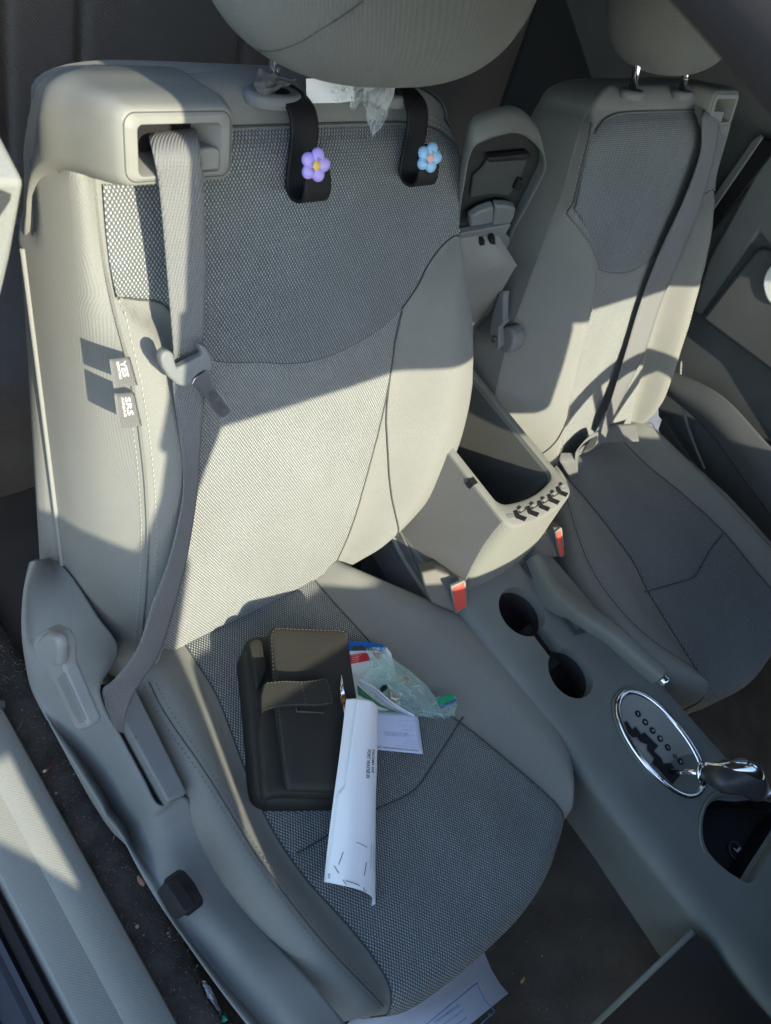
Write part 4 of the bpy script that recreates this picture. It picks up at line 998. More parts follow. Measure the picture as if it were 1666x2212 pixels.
def pill(sx):
    rows_ = []
    for zp, a, b in ((.82, -.218, -.120), (.75, -.218, -.124), (.67, -.219, -.132), (.587, -.224, -.155), (.48, -.245, -.180), (.36, -.30, -.215), (.283, -.325, -.236), (.243, -.325, -.231), (.208, -.325, -.207), (.149, -.325, -.185), (.10, -.325, -.173), (.04, -.31, -.165)):
        # the pillar leans forward as it drops; its width is measured across the light
        z = 1.12 - (.75 - zp) * .55; y = (zp - z) / .69; rows_.append((z, y, a + .2 * y, b + .2 * y))
    rg_ = []
    for z, y, a, b in rows_:
        if sx < 0: a, b = .80 - b, .80 - a
        rg_.append([Vector((a, y, z)), Vector(((a + b) / 2, y - .02, z + .01)), Vector((b, y - .02, z)), Vector((b, y + .02, z - .01)), Vector(((a + b) / 2, y + .03, z - .01))])
    return loft('pillar', rg_, RT, ws)
pill(1)
db = thing('dashboard', 'dark dashboard ahead of both front seats', 'dashboard')
prism('dash_top', [(-.325, -1.35, .84), (-.325, -1.0, .84), (-.325, -.86, .836), (-.320, -.80, .80), (-.335, -.80, .62), (-.335, -.95, .45), (-.325, -1.35, .3)], (1.45, 0, 0), PLD, db, bevel=.02)
hp_ = thing('hinge_pillar', 'unseen body pillar and cowl side at the front of the door opening, outlined to shade the sill', 'door pillar')
prism('pillar_shell', [(x, -.93, z) for x, z in ((-.35, .1), (-.351, .68), (-.359, .742), (-.371, .80), (-.40, .85), (-.555, .85), (-.557, .788), (-.545, .738), (-.530, .696), (-.497, .654), (-.492, .60), (-.49, .1))], (0, -.35, 0), PLD, hp_)  # unseen; outline drawn from the shade edges wanted on sill and cushion
mr = thing('door_mirror', 'unseen body coloured door mirror and open door top beyond the pillar, shaped to block sun', 'door mirror')
prism('mirror_shell', [(-.40, -.93, .835), (-.385, -.93, 1.145), (-.46, -.95, 1.18), (-.74, -1.0, 1.17), (-.74, -1.0, .87), (-.60, -.98, .865)], (.03, -.10, 0), RT, mr, bevel=.02)  # unseen; outline set to shade the seat side but leave the sill lit
prism('open_door', [(-.50, -1.0, .665), (-.78, -1.02, .93), (-1.2, -1.05, .93), (-1.2, -1.05, -.2), (-.50, -1.0, -.2)], (.02, -.08, 0), mat('door paint', (.35, .4, .42), .35), mr, bevel=.01)  # unseen; top edge sloped to bound the sunlit patch on the sill
rm = thing('rear_view_mirror', 'dark rear view mirror hanging below the windscreen header', 'mirror')
prism('mirror_head', [(.262, -.585, .885), (.268, -.58, 1.055), (.30, -.58, 1.07), (.37, -.58, 1.07), (.395, -.58, 1.05), (.398, -.585, .88), (.38, -.585, .87), (.28, -.585, .872)], (0, -.03, 0), PLD, rm, bevel=.008)
tube('mirror_stem', [(.34, -.60, .99), (.34, -.63, 1.13)], .008, PLD, rm)
sw = thing('steering_wheel', 'dark steering wheel in front of the far seat', 'steering wheel')
WC = Vector((.687, -.59, .714)); wn = Vector((0, .98, .20)).normalized(); wa = Vector((1, 0, 0)); wb = wn.cross(wa)
tube('wheel_rim', [WC + wa * .20 * math.cos(q) + wb * .20 * math.sin(q) for q in [2 * math.pi * i / 60 for i in range(60)]], .018, PLD, sw, n=12, closed=True)
ell('hub', WC - wn * .02 - Vector((0, 0, .05)), .07, .03, .05, PLD, sw)
for q in (-1.0, math.pi + 1.0): tube('spoke', [WC - wn * .01, WC + wa * .18 * math.cos(q) + wb * .18 * math.sin(q)], .014, PLD, sw, n=8)
tube('column', [WC - wn * .02, WC - wn * .3], .04, PLD, sw, n=12)

# ---------------------------------------------------------------- far seat belt
fb = thing('seat_belt', 'grey seat belt running down the far seat to a twisted buckle end', 'seat belt')
def dpl(u, v, h): 
    o = B(0, .3, h, True); n = (B(0, .3, h + .1, True) - o).normalized(); return at(u, v, pl=(o, n))
rows = [(dpl(a[0], a[1], h - .028), dpl(b[0], b[1], h2 - .028)) for a, b, h, h2 in (((1520, 236), (1550, 238), .03, .03), ((1516, 255), (1553, 262), .045, .04), ((1513, 330), (1546, 325), .05, .045), ((1478, 430), (1520, 425), .052, .05), ((1425, 545), (1475, 545), .052, .052), ((1385, 650), (1430, 650), .052, .052), ((1352, 760), (1395, 755), .052, .052), ((1325, 850), (1350, 850), .055, .05), ((1308, 900), (1322, 905), .06, .055), ((1298, 935), (1308, 945), .06, .06))]
ribbon('webbing', rows, BELT, fb, n=110, k=6)
lowp_ = [((2455, 1905), (2440, 1985)), ((2420, 1880), (2425, 1960)), ((2385, 1880), (2385, 1965)), ((2340, 1890), (2375, 1960)), ((2290, 1920), (2345, 1975))]
ribbon('lap_webbing', [(at(a[0] / 1.844, a[1] / 1.844, z=.335), at(b[0] / 1.844, b[1] / 1.844, z=.325)) for a, b in (((2530, 1685), (2545, 1758)), ((2480, 1690), (2495, 1760)), ((2430, 1690), (2440, 1762)), ((2385, 1690), (2375, 1765)))], BELT, fb, n=40, k=6)
def q5(x, y, z): return at((2050 + x / 3.029) / 1.844, (1600 + y / 3.029) / 1.844, z=z)
lp_ = [(q5(1010, 370, .37), q5(1000, 500, .33)), (q5(960, 380, .372), q5(930, 570, .315)), (q5(890, 430, .37), q5(840, 610, .31)), (q5(820, 500, .365), q5(770, 640, .305)), (q5(745, 600, .355), q5(760, 740, .305)), (q5(730, 690, .345), q5(765, 860, .295))]
ribbon('lap_loop', lp_, BELT, fb, n=50, k=6)
ribbon('tongue_end', [(q5(485, 620, .34), q5(745, 620, .345)), (q5(560, 740, .335), q5(745, 700, .34)), (q5(620, 840, .31), q5(755, 800, .315)), (q5(690, 935, .294), q5(770, 890, .296))], BELT, fb, n=40, k=6)
tg2 = prism('tongue', [q5(x, y, .36) for x, y in ((930, 430), (1005, 385), (1010, 450), (975, 540), (900, 590), (830, 600), (860, 530))], (0, 0, -.008), PLD, fb, bevel=.002)
# adjuster lever on the flank of the far backrest
adj = thing('backrest_lever', 'grey round hinge with upright lever on the flank of the far backrest', 'lever')
def a3(x, y, X=.515): return at((1850 + x / 2.406) / 1.844, (480 + y / 2.406) / 1.844, x=X)
prism('hinge_disc', [a3(400 + 78 * math.cos(q) , 2100 + 130 * math.sin(q), .425) for q in [2 * math.pi * i / 40 for i in range(40)]], (.03, 0, 0), PLB, adj, bevel=.005, bseg=3)
prism('lever_arm', [a3(x, y, .412) for x, y in ((315, 1700), (330, 1640), (365, 1625), (385, 1640), (375, 1700), (372, 1900), (385, 1935), (330, 1990), (335, 2170), (300, 2200), (255, 2150), (240, 2060), (255, 1900))], (.014, 0, 0), PLB, adj, bevel=.003, bseg=3)
prism('hinge_cap', [a3(275 + 26 * math.cos(q), 2100 + 34 * math.sin(q), .408) for q in [2 * math.pi * i / 24 for i in range(24)]], (.006, 0, 0), PLD, adj, bevel=.001)

# ---------------------------------------------------------------- hooks with flowers
def hook(x0, label, petal, centre, pu, pv, dx=.0315, sk=-.004, dv=0):
    h = thing('headrest_hook', label, 'hook', group='black flower hooks on the seat top')
    prof = [(.640, -.050), (.642, -.03), (.636, -.004), (.625, .010), (.605, .014), (.580, .013), (.566, .014), (.5595, .020), (.5575, .030), (.5600, .039), (.568, .043), (.580, .043), (.590, .0425)]
    pr = [Vector((a, b, 0)) for a, b in prof]; pr = cat(pr, 60)
    wd = lambda k: dx * (1 - .25 * sm(.9, 1, k))
    def f(a, b):
        j = round(b * 59); k = j / 59; w_ = wd(k); t, hh = pr[j].x + dv, pr[j].y
        return B(x0 + dx / 2 + sk * k * 2 + (a - .5) * w_, t, hh)
    grid('strap', f, 10, 59, BLK, h, solid=.0032)
    c = spp(pu, pv, .047); n = (CP - c).normalized() * .35 + NF * .65; n.normalize(); ax = n.cross(Vector((0, 0, 1))).normalized(); ay = ax.cross(n)
    prism('tab', [c + (ax * math.cos(q) + ay * math.sin(q)) * .0125 - n * .003 for q in [2 * math.pi * i / 30 for i in range(30)]], n * .002, BLK, h)
    pm = mat('petal ' + label[:12], petal, .35); cm = mat('flower centre ' + label[:12], centre, .5)
    rot = Matrix((ax, ay, n)).transposed()
    for k in range(5):
        q = math.pi / 2 + .12 + k * 2 * math.pi / 5
        d = ax * math.cos(q) + ay * math.sin(q)
        r2 = Matrix.Rotation(q, 3, 'Z')
        ell('petal', c + d * .0078 + n * .0012, .0073, .0066, .0042, pm, h, rot @ r2)
        for s_ in (-.25, 0, .25):
            dd = ax * math.cos(q + s_) + ay * math.sin(q + s_)
            tube('petal_groove', [c + dd * .0045 + n * .0054, c + dd * .0072 + n * .0056], .0003, mat('groove', tuple(v * .45 for v in petal), .6), h, n=4) if k in (0, 3, 4) else None
    ell('flower_centre', c + n * .0032, .0044, .0048, .0032, cm, h, rot)
    return h
hook(-.050, 'left black hook with a lilac flower and yellow centre', (.42, .34, .78), (.80, .50, .12), 680, 356)
hook(.103, 'right black hook with a pale blue flower and pink centre', (.28, .52, .74), (.80, .42, .36), 926, 340, dx=.030, dv=.004)
# white card, torn wrap and cloth remnant behind the headrest posts
def at_h(u, v, h): return spp(u, v, h)
pc = [at_h(u, v, -.012) for u, v in ((662, 170), (765, 170), (765, 218), (735, 222), (670, 223), (663, 218))]
tag(prism('paper_card', pc, NF * -.0006, PAP, None), 'white paper card tucked behind the near headrest', 'card')
FILM = bpy.data.materials.new('clear film'); FILM.use_nodes = True
def film(name, tint, dens, rough=.12):
    m = bpy.data.materials.new(name); m.use_nodes = True; n = m.node_tree; b = n.nodes['Principled BSDF']; out = n.nodes['Material Output']
    b.inputs['Base Color'].default_value = (*tint, 1); b.inputs['Roughness'].default_value = rough
    tr = n.nodes.new('ShaderNodeBsdfTransparent'); tr.inputs[0].default_value = (*[min(1, .75 + .25 * t) for t in tint], 1); mx = n.nodes.new('ShaderNodeMixShader')
    lw = n.nodes.new('ShaderNodeLayerWeight'); lw.inputs[0].default_value = .35
    ad = n.nodes.new('ShaderNodeMath'); ad.operation = 'MULTIPLY_ADD'; n.links.new(lw.outputs[1], ad.inputs[0]); ad.inputs[1].default_value = .55; ad.inputs[2].default_value = dens
    n.links.new(ad.outputs[0], mx.inputs[0]); n.links.new(tr.outputs[0], mx.inputs[1]); n.links.new(b.outputs[0], mx.inputs[2]); n.links.new(mx.outputs[0], out.inputs[0])
    bump(m, noise(m, 60, 3), .35, .003); return m
FILM = film('clear film', (.62, .68, .68), .28); ZB = film('zip bag film', (.60, .84, .78), .12, .08)
def crumple(name, L_, R_, nu, nv, amp, m, parent, seed, h=None, solid=0):
    rnd = random.Random(seed); G = [[rnd.uniform(-1, 1) for _ in range(40)] for _ in range(40)]
    Lc, Rc = cat(L_, nv + 1), cat(R_, nv + 1)
    def vn(x, y):
        i, j = int(x) % 38, int(y) % 38; fx, fy = x % 1, y % 1
        return (G[i][j] * (1 - fx) + G[i + 1][j] * fx) * (1 - fy) + (G[i][j + 1] * (1 - fx) + G[i + 1][j + 1] * fx) * fy
    def f(a, b):
        p = Lc[round(b * nv)].lerp(Rc[round(b * nv)], a)
        z = vn(a * 5 + b * 3 + 2, b * 6 - a * 2 + 9) * amp * 1.3 + vn(a * 11 + 3, b * 13 + a * 5) * amp * .45
        return p + Vector((-.3, -.2, .93)) * (z + (h(a, b) if h else 0)) + Vector((vn(a * 11, b * 9 + 5), vn(b * 10, a * 12), 0)) * amp * .3
    return grid(name, f, nu, nv, m, parent, smooth=False)
tw_ = thing('plastic_wrap', 'torn clear plastic wrap hanging from the near headrest post', 'plastic wrap')
crumple('wrap_strip', [spp(790, 175, .01), spp(785, 215, .012), spp(792, 250, .02), spp(800, 282, .022)], [spp(858, 180, .01), spp(842, 225, .012), spp(832, 262, .02), spp(806, 296, .022)], 18, 26, .0035, FILM, tw_, 3)
crumple('wrap_scrap', [spp(765, 180, .0), spp(760, 205, .004), spp(756, 226, .004)], [spp(806, 180, .0), spp(790, 208, .004), spp(764, 238, .004)], 10, 14, .003, FILM, tw_, 5)
crumple('wrap_scrap', [spp(715, 188, .0), spp(718, 205, .004), spp(730, 226, .004)], [spp(752, 190, .0), spp(750, 205, .004), spp(738, 224, .004)], 10, 12, .003, FILM, tw_, 8)
cl = crumple('cloth_scrap', [spp(560, 150, -.01), spp(549, 183, .0), spp(562, 205, .0)], [spp(640, 175, -.01), spp(610, 192, .0), spp(572, 206, .0)], 12, 12, .002, BELT, None, 11)
tag(cl, 'frayed scrap of grey cloth tied round the near headrest post', 'cloth')

# ---------------------------------------------------------------- black leather case
bag = thing('document_case', 'black leather document case with strap and winged badge on the near seat', 'case')
def k4(l, z): return [at((950 + x / 2.764) / 1.844, (2450 + y / 2.764) / 1.844, z=z) for x, y in l]
def pillow(name, outline, z0, z1, m, parent, n=100, round_=.012, top=.004):
    P_ = cat(outline, n, True); c = sum(P_, Vector()) / n; rg_ = []
    for k, dz in ((1.0, z0), (1.012, z0 + (z1 - z0) * .3), (1.012, z0 + (z1 - z0) * .6), (1.0, z1 - (z1 - z0) * .18), (.972, z1), (.92, z1 + top * .6), (.7, z1 + top), (.35, z1 + top * 1.1), (.02, z1 + top * 1.1)):
        rg_.append([Vector((c.x + (p.x - c.x) * k, c.y + (p.y - c.y) * k, p.z + dz)) for p in P_])
    return loft(name, rg_, m, parent, sharp=70)
base = [(60, 470), (70, 400), (110, 350), (130, 270), (165, 235), (350, 212), (800, 200), (1170, 210), (1235, 420), (1330, 1100), (1420, 1900), (1400, 2060), (1250, 2090), (800, 2095), (420, 2090), (330, 2070), (240, 2020), (185, 1900), (150, 1500), (110, 1000), (75, 650)]
pillow('case_body', k4(base, .318), -.034, .0, LEA, bag, top=.003)
gus = [(245, 1140), (300, 1040), (420, 1000), (900, 1000), (1300, 1000), (1380, 1700), (1390, 1990), (1000, 1990), (500, 1980), (330, 2000), (275, 1920), (270, 1700), (240, 1400)]
pillow('gusset', k4(gus, .332), -.018, .0, LEA, bag, top=.002)
g2 = [(130, 290), (240, 270), (290, 420), (312, 600), (280, 700), (210, 800), (170, 600), (140, 420)]
pillow('side_fold', k4(g2, .330), -.016, .0, LEA, bag, n=60, top=.001)
flap = [(352, 215), (360, 170), (385, 138), (430, 124), (700, 138), (1000, 148), (1150, 156), (1190, 180), (1212, 260), (1260, 620), (1320, 1000), (1400, 1700), (1420, 1900), (1300, 1925), (900, 1920), (600, 1905), (545, 1850), (510, 1650), (480, 1400), (440, 1030), (400, 620), (375, 400)]
fz = pillow('flap', k4(flap, .348), -.012, .0, LEA, bag, n=140, top=.0015)
stc = cat(k4([(425, 1250), (385, 620), (368, 330), (370, 215), (395, 165), (440, 148), (700, 158), (1000, 168), (1140, 175), (1180, 205), (1200, 330)], .3492), 160)
stitches('stitching', stc, .0052, .0034, .0006, THB, fz, [Vector((-.3, 0, 1)).normalized()] * 160)
stc = cat(k4([(440, 1040), (470, 1250), (500, 1500), (512, 1640)], .3492), 60); stitches('stitching', stc, .0052, .0034, .0006, THB, fz, [Vector((0, 0, 1))] * 60)
st = [(285, 755), (330, 738), (500, 717), (700, 722), (850, 708), (980, 684), (1000, 720), (1055, 955), (1035, 977), (850, 998), (700, 992), (550, 1000), (430, 1012), (350, 1030), (292, 1050), (260, 1090), (250, 900)]
zs = [.350 if x > 400 else .344 for x, y in st]
sl_ = prism('strap', [k4([p], .362)[0] for p in st], (0, 0, -.006), LEA, bag, bevel=.0012)
for l in ([(310, 748), (500, 730), (700, 736), (850, 722), (968, 698)], [(975, 710), (1035, 940)], [(1025, 962), (850, 984), (700, 978), (550, 986), (430, 998), (320, 1030)], [(695, 740), (720, 850), (745, 975)]):
    cv = cat(k4(l, .3625), 60); stitches('stitching', cv, .0048, .0032, .0006, THB, sl_, [Vector((0, 0, 1))] * 60)
sl2 = [(632, 1005), (645, 1060), (800, 1068), (940, 1075)]
tube('strap_loop', k4(sl2, .3508), .0012, THB, bag, n=5)
tube('hair', cat(k4([(1005, 960), (985, 1040), (940, 1110), (870, 1160), (770, 1180)], .3535), 20), .00018, THR, bag, n=4) if False else None
# winged badge
bd = thing('badge_dummy', '', '') if False else None
bc = k4([(1155, 935)], .3535)[0]
wing = []
for x0_, y0_, x1_, y1_ in ((1133, 665, 1158, 885), (1127, 730, 1147, 885), (1141, 700, 1168, 890), (1122, 790, 1136, 880)):
    tube('badge_wing', k4([(x0_, y0_), (x1_, y1_)], .3535), .00075, CHR, fz, n=6)
for x0_, y0_, x1_, y1_ in ((1150, 990, 1178, 1110), (1163, 985, 1186, 1165), (1178, 980, 1194, 1120), (1190, 975, 1198, 1080)):
    tube('badge_wing', k4([(x0_, y0_), (x1_, y1_)], .3535), .00075, CHR, fz, n=6)
ov = k4([(1155 + 38 * math.cos(q) + 6 * math.sin(q), 938 + 60 * math.sin(q)) for q in [2 * math.pi * i / 30 for i in range(30)]], .3525)
prism('badge_rim', ov, (0, 0, .002), CHR, fz, bevel=.0005)
ov = k4([(1155 + 30 * math.cos(q), 938 + 50 * math.sin(q)) for q in [2 * math.pi * i / 30 for i in range(30)]], .3548)
prism('badge_centre', ov, (0, 0, .0006), mat('amber enamel', (.16, .07, .02), .3), fz)
ov = k4([(1155 + 18 * math.cos(q), 935 + 28 * math.sin(q)) for q in [2 * math.pi * i / 30 for i in range(30)]], .3556)
prism('badge_boss', ov, (0, 0, .0004), mat('amber boss', (.32, .15, .05), .3), fz)

# ---------------------------------------------------------------- papers and plastic bags
let = thing('folded_letter', 'long folded white letter curling over the case and seat', 'letter')
LR = [[(748, 1510, .362), (776, 1509, .367), (800, 1513, .366), (811, 1521, .360), (815.5, 1534, .350), (812, 1548, .338)],
      [(735, 1620, .360), (764, 1622, .364), (790, 1624, .363), (806, 1628, .357), (814.5, 1636, .347), (810, 1645, .335)],
      [(722, 1715, .352), (756, 1720, .358), (785, 1722, .356), (803, 1727, .350), (811.5, 1735, .338), (808, 1745, .326)],
      [(710, 1810, .338), (750, 1815, .346), (782, 1820, .343), (802, 1828, .336), (811, 1838, .325), (808, 1850, .314)],
      [(700, 1905, .322), (740, 1913, .333), (776, 1922, .330), (799, 1934, .322), (811, 1950, .311), (803, 1958, .303)]]
LP = [[at(u, v, z=z) for u, v, z in r] for r in LR]
LC = [cat([LP[j][i] for j in range(5)], 61) for i in range(6)]
def let_pt(a, b, off=0.0):
    jf = max(0, min(60, b * 60)); j = min(59, int(jf)); r = [LC[i][j].lerp(LC[i][j + 1], jf - j) for i in range(6)]
    s = max(0, min(1, a)) * 5; i = min(4, int(s)); k = s - i; g = lambda q: r[max(0, min(5, q))]
    p0, p1, p2, p3 = g(i - 1), g(i), g(i + 1), g(i + 2)
    p = 0.5 * ((2 * p1) + (p2 - p0) * k + (2 * p0 - 5 * p1 + 4 * p2 - p3) * k * k + (3 * p1 - p0 - 3 * p2 + p3) * k ** 3)
    return p + (CP - p).normalized() * off
grid('under_sheet', lambda a, b: let_pt(a, b, 0), 30, 60, PAP, let, solid=.0003)
def fold(b): return interp(b, [(0, .17), (.25, .155), (.45, .13), (.5, .06), (.75, .055), (1, .012)])
grid('top_sheet', lambda a, b: let_pt(fold(b) + (1 - fold(b)) * a, .003 + b * .994, .0016 * (.4 + .6 * (1 - a) ** 2) + .0006), 30, 60, PAP, let, solid=.0004)
def lw_(x0_, y0_, k, off=.0030):
    # letter ink: x runs down the sheet (b), y runs to the left edge (a falls)
    return lambda x, y: let_pt(x0_ + y * k * 4.2, y0_ + x * k, off)
text_on('printing', 'FORT WAYNE IN', .9, lambda x, y: let_pt(.44 + y * .135, .235 + x * .0225, .0026), INK, let, bold=.02)
text_on('printing', 'TACOMA AVE', .9, lambda x, y: let_pt(.575 + y * .125, .225 + x * .0225, .0026), INK, let, bold=.02)
text_on('printing', 'RELEASE', .5, lambda x, y: let_pt(.05 + y * .07, .93 + x * .018, .0026), INK, let)
for r in range(3):
    text_on('printing', 'peel off upper right corner of your license', .45, lambda x, y: let_pt(.60 + .075 * r + y * .085, .735 + x * .0150, .0026), INK, let)
def dash(a0, b0, a1, b1): tube('crop_mark', [let_pt(a0 + (a1 - a0) * i / 6, b0 + (b1 - b0) * i / 6, .0028) for i in range(7)], .00035, INK, let, n=4)
for q in ((.32, .755, .50, .768), (.17, .812, .14, .875), (.50, .835, .47, .90), (.23, .955, .40, .965), (.20, .955, .24, .985), (.10, .885, .15, .92), (.47, .965, .47, .985), (.47, .985, .52, .990)): dash(*q)
# insurance slip
cd = thing('insurance_card', 'small white printed slip sticking out beside the folded letter', 'card')
def cdp(a, b, z=.3085):
    P_ = [(780, 1535), (902, 1540), (914, 1629), (790, 1617)]
    u = (P_[0][0] * (1 - a) + P_[1][0] * a) * (1 - b) + (P_[3][0] * (1 - a) + P_[2][0] * a) * b; v = (P_[0][1] * (1 - a) + P_[1][1] * a) * (1 - b) + (P_[3][1] * (1 - a) + P_[2][1] * a) * b
    return at(u, v, z=z + .002 * math.sin(3 * a))
grid('slip', lambda a, b: cdp(a, b), 12, 8, mat('blue white paper', (.62, .70, .86), .6), cd, solid=.0003)
for i, (tx, sz, m_, b0, a0) in enumerate((('INSURANCE IDENTIFICATION CARD', .030, INKB, .955, .93), ('Policy Number    Effective Date', .022, INKG, .86, .97), ('Insurance Casualty Co', .022, INKG, .79, .97), ('Named Insured(s)', .022, INKG, .72, .97), ('Your Agent', .022, INKG, .58, .97), ('FORT WAYNE, IN', .022, INKG, .45, .97), ('Year  Make    Model', .022, INKG, .36, .97), ('2008  Chrysler  Sebring', .022, INKG, .22, .97))):
    text_on('printing', tx, 1, lambda x, y: cdp(a0 - x * sz * 1.55, b0 - y * sz * 2.2, .3092) + Vector((0, 0, .0004)), INK if m_ is INKB else INKG, cd)
text_on('printing', 'PROGRESSI', 1, lambda x, y: cdp(.80 - x * .085, .62 - y * .16, .3092) + Vector((0, 0, .0003)), mat('pale grey ink', (.40, .45, .56), .7), cd, shear=.3)
# blister pack
bp = thing('blister_pack', 'blue white and red blister pack half under the case', 'package')
def k5(l, z): return [at((1250 + x / 2.563) / 1.844, (2500 + y / 2.563) / 1.844, z=z) for x, y in l]
prism('card_back', k5([(330, 180), (420, 172), (620, 180), (740, 195), (790, 260), (850, 500), (900, 860), (870, 900), (840, 910), (500, 905), (420, 880)], .305), (0, 0, -.0012), PAP, bp)
prism('blue_top', k5([(330, 140), (420, 137), (540, 143), (680, 165), (740, 190), (725, 260), (640, 232), (500, 232), (330, 236)], .3062), (0, 0, -.0012), BLU, bp)
prism('hang_hole', k5([(392, 205), (420, 188), (460, 192), (480, 180), (500, 185), (520, 200), (600, 205), (610, 232), (395, 228)], .3072), (0, 0, -.001), PLD, bp)
prism('red_banner', k5([(340, 285), (500, 260), (545, 258), (590, 330), (440, 358), (340, 372)], .3066), (0, 0, -.001), REDC, bp)
prism('red_panel', k5([(600, 250), (700, 262), (680, 330), (655, 320)], .3066), (0, 0, -.001), REDC, bp)
prism('blue_foot', k5([(600, 905), (640, 870), (860, 860), (872, 885), (840, 908), (700, 912)], .3066), (0, 0, -.001), BLU, bp)
prism('orange_logo', k5([(750, 848), (838, 848), (835, 888), (755, 888)], .3072), (0, 0, -.0008), mat('salmon print', (.75, .22, .14), .5), bp)
for i, t_ in enumerate(('STOP TAIL TURN', 'PERMANENT', 'DE PARADA', 'POSICION')):
    text_on('printing', t_, 1, lambda x, y: at((1250 + (385 + x * 14 + i * 3) / 2.563) / 1.844, (2500 + (292 + i * 20 - x * 1.8 - y * 15) / 2.563) / 1.844, z=.3072), WHT, bp)
text_on('printing', 'REAR', 1, lambda x, y: at((1250 + (600 + x * 32) / 2.563) / 1.844, (2500 + (225 - y * 40 + x * 3) / 2.563) / 1.844, z=.3070), WHT, bp)
# zip bag
zb = thing('zip_bag', 'crumpled clear zip bag with green seal holding small dark parts', 'plastic bag')
gf = film('green seal film', (.0, .34, .15), .80, .3)
crumple('bag_film', k5([(505, 215), (560, 360), (490, 500), (455, 560), (650, 720), (860, 850), (1010, 900)], .318), k5([(735, 185), (800, 300), (1000, 460), (1130, 590), (1260, 730), (1420, 800), (1440, 905)], .314), 34, 34, .0050, ZB, zb, 21, h=lambda a, b: .020 * math.exp(-((a - .5) / .3) ** 2 - ((b - .55) / .28) ** 2))
crumple('bag_film', k5([(560, 320), (600, 450), (640, 600), (760, 740), (900, 840), (1060, 905)], .322), k5([(730, 200), (860, 360), (1050, 500), (1180, 640), (1330, 860), (1350, 925)], .320), 28, 28, .0050, ZB, zb, 33, h=lambda a, b: .022 * math.exp(-((a - .5) / .3) ** 2 - ((b - .55) / .3) ** 2))
crumple('bag_film', k5([(1230, 740), (1290, 830), (1330, 930)], .312), k5([(1430, 690), (1475, 780), (1380, 930)], .312), 16, 16, .003, ZB, zb, 4)
crumple('green_seal', k5([(440, 580), (560, 690), (700, 790), (860, 860)], .324), k5([(455, 690), (560, 740), (680, 810), (840, 862)], .312), 14, 30, .001, gf, zb, 2)
crumple('green_seal', k5([(1245, 725), (1280, 790), (1300, 800)], .318), k5([(1405, 675), (1430, 690), (1462, 740)], .318), 8, 8, .001, gf, zb, 6)
tube('zip_track', cat(k5([(455, 550), (600, 640), (780, 780), (1000, 895)], .326), 30), .0016, mat('zip track', (.45, .5, .62), .3), zb, n=7)
tube('zip_track', cat(k5([(470, 530), (640, 630), (820, 780), (1030, 900)], .327), 30), .0010, mat('zip track blue', (.75, .8, .82), .3), zb, n=7)
tube('zip_track', k5([(1300, 815), (1460, 742)], .320), .0010, mat('zip line blue', (.05, .12, .6), .3), zb, n=6)
GL = mat('crease glint', (.62, .74, .72), .25)  # pale colour standing in for glints along the folds of the bag film
rz = random.Random(12)
for q in range(16):
    cx, cy = rz.uniform(600, 1300), 0; cy = 300 + (cx - 560) * .62 + rz.uniform(-60, 150); an = rz.uniform(0, 3.1); ln = rz.uniform(30, 110)
    zz_ = .336 + rz.uniform(0, .006) if 700 < cx < 1150 else .328
    pts_ = [k5([(cx + math.cos(an) * ln * (t_ - .5) + rz.uniform(-8, 8), cy + math.sin(an) * ln * (t_ - .5) + rz.uniform(-8, 8))], zz_)[0] for t_ in (0, .33, .66, 1)]
    tube('crease_glint', cat(pts_, 9), .00025 + .0003 * rz.random(), GL, zb, n=4)
KH = mat('olive part', (.50, .47, .36), .3, .6); KS = mat('dull part', (.06, .058, .055), .4)
prism('metal_part', k5([(740, 560), (940, 480), (1010, 560), (1050, 640), (900, 700), (800, 640)], .328), (0, 0, -.012), KH, zb, bevel=.003)
prism('metal_part', k5([(780, 640), (850, 610), (910, 720), (850, 745), (790, 720)], .331), (0, 0, -.010), KH, zb, bevel=.002)
prism('metal_part', k5([(700, 590), (745, 570), (765, 620), (720, 640)], .328), (0, 0, -.012), BLK, zb, bevel=.002)
prism('metal_part', k5([(940, 720), (1010, 690), (1060, 760), (990, 800)], .324), (0, 0, -.010), KS, zb, bevel=.003)
prism('metal_part', k5([(1000, 830), (1100, 790), (1130, 850), (1060, 890)], .320), (0, 0, -.008), mat('brown part', (.14, .11, .09), .5), zb, bevel=.002)
prism('metal_part', k5([(900, 640), (960, 640), (960, 690), (920, 700)], .330), (0, 0, -.010), BLK, zb, bevel=.002)
# sheet under the front of the seat
pf = thing('paper_sheet', 'large white printed sheet on the floor under the seat front', 'paper sheet')
def pfp(u, v, o=0.0): return at(u, v, pl=(Vector((0, -.60, .17)), Vector((.0, .25, .97)).normalized())) + Vector((0, 0, o))
pp = [pfp(*p) for p in ((1030, 2000), (1045, 2055), (1062, 2095), (1080, 2125), (1098, 2146), (1000, 2226), (900, 2330), (760, 2400), (640, 2330), (780, 2180), (900, 2080))]
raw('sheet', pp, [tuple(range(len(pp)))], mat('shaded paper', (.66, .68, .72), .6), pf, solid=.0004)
def k2(x, y): return ((1100 + x / 1.5145) / 1.844, (3300 + y / 1.5145) / 1.844)
fr_ = [k2(880, 1205), (k2(1213, 930)), k2(1232, 985), k2(1265, 1045), k2(1318, 1102), k2(1235, 1180), k2(1150, 1260)]
for a, b in zip(fr_, fr_[1:]): tube('printed_frame', [pfp(*a, .0008), pfp(*b, .0008)], .0005, INKB, pf, n=4)
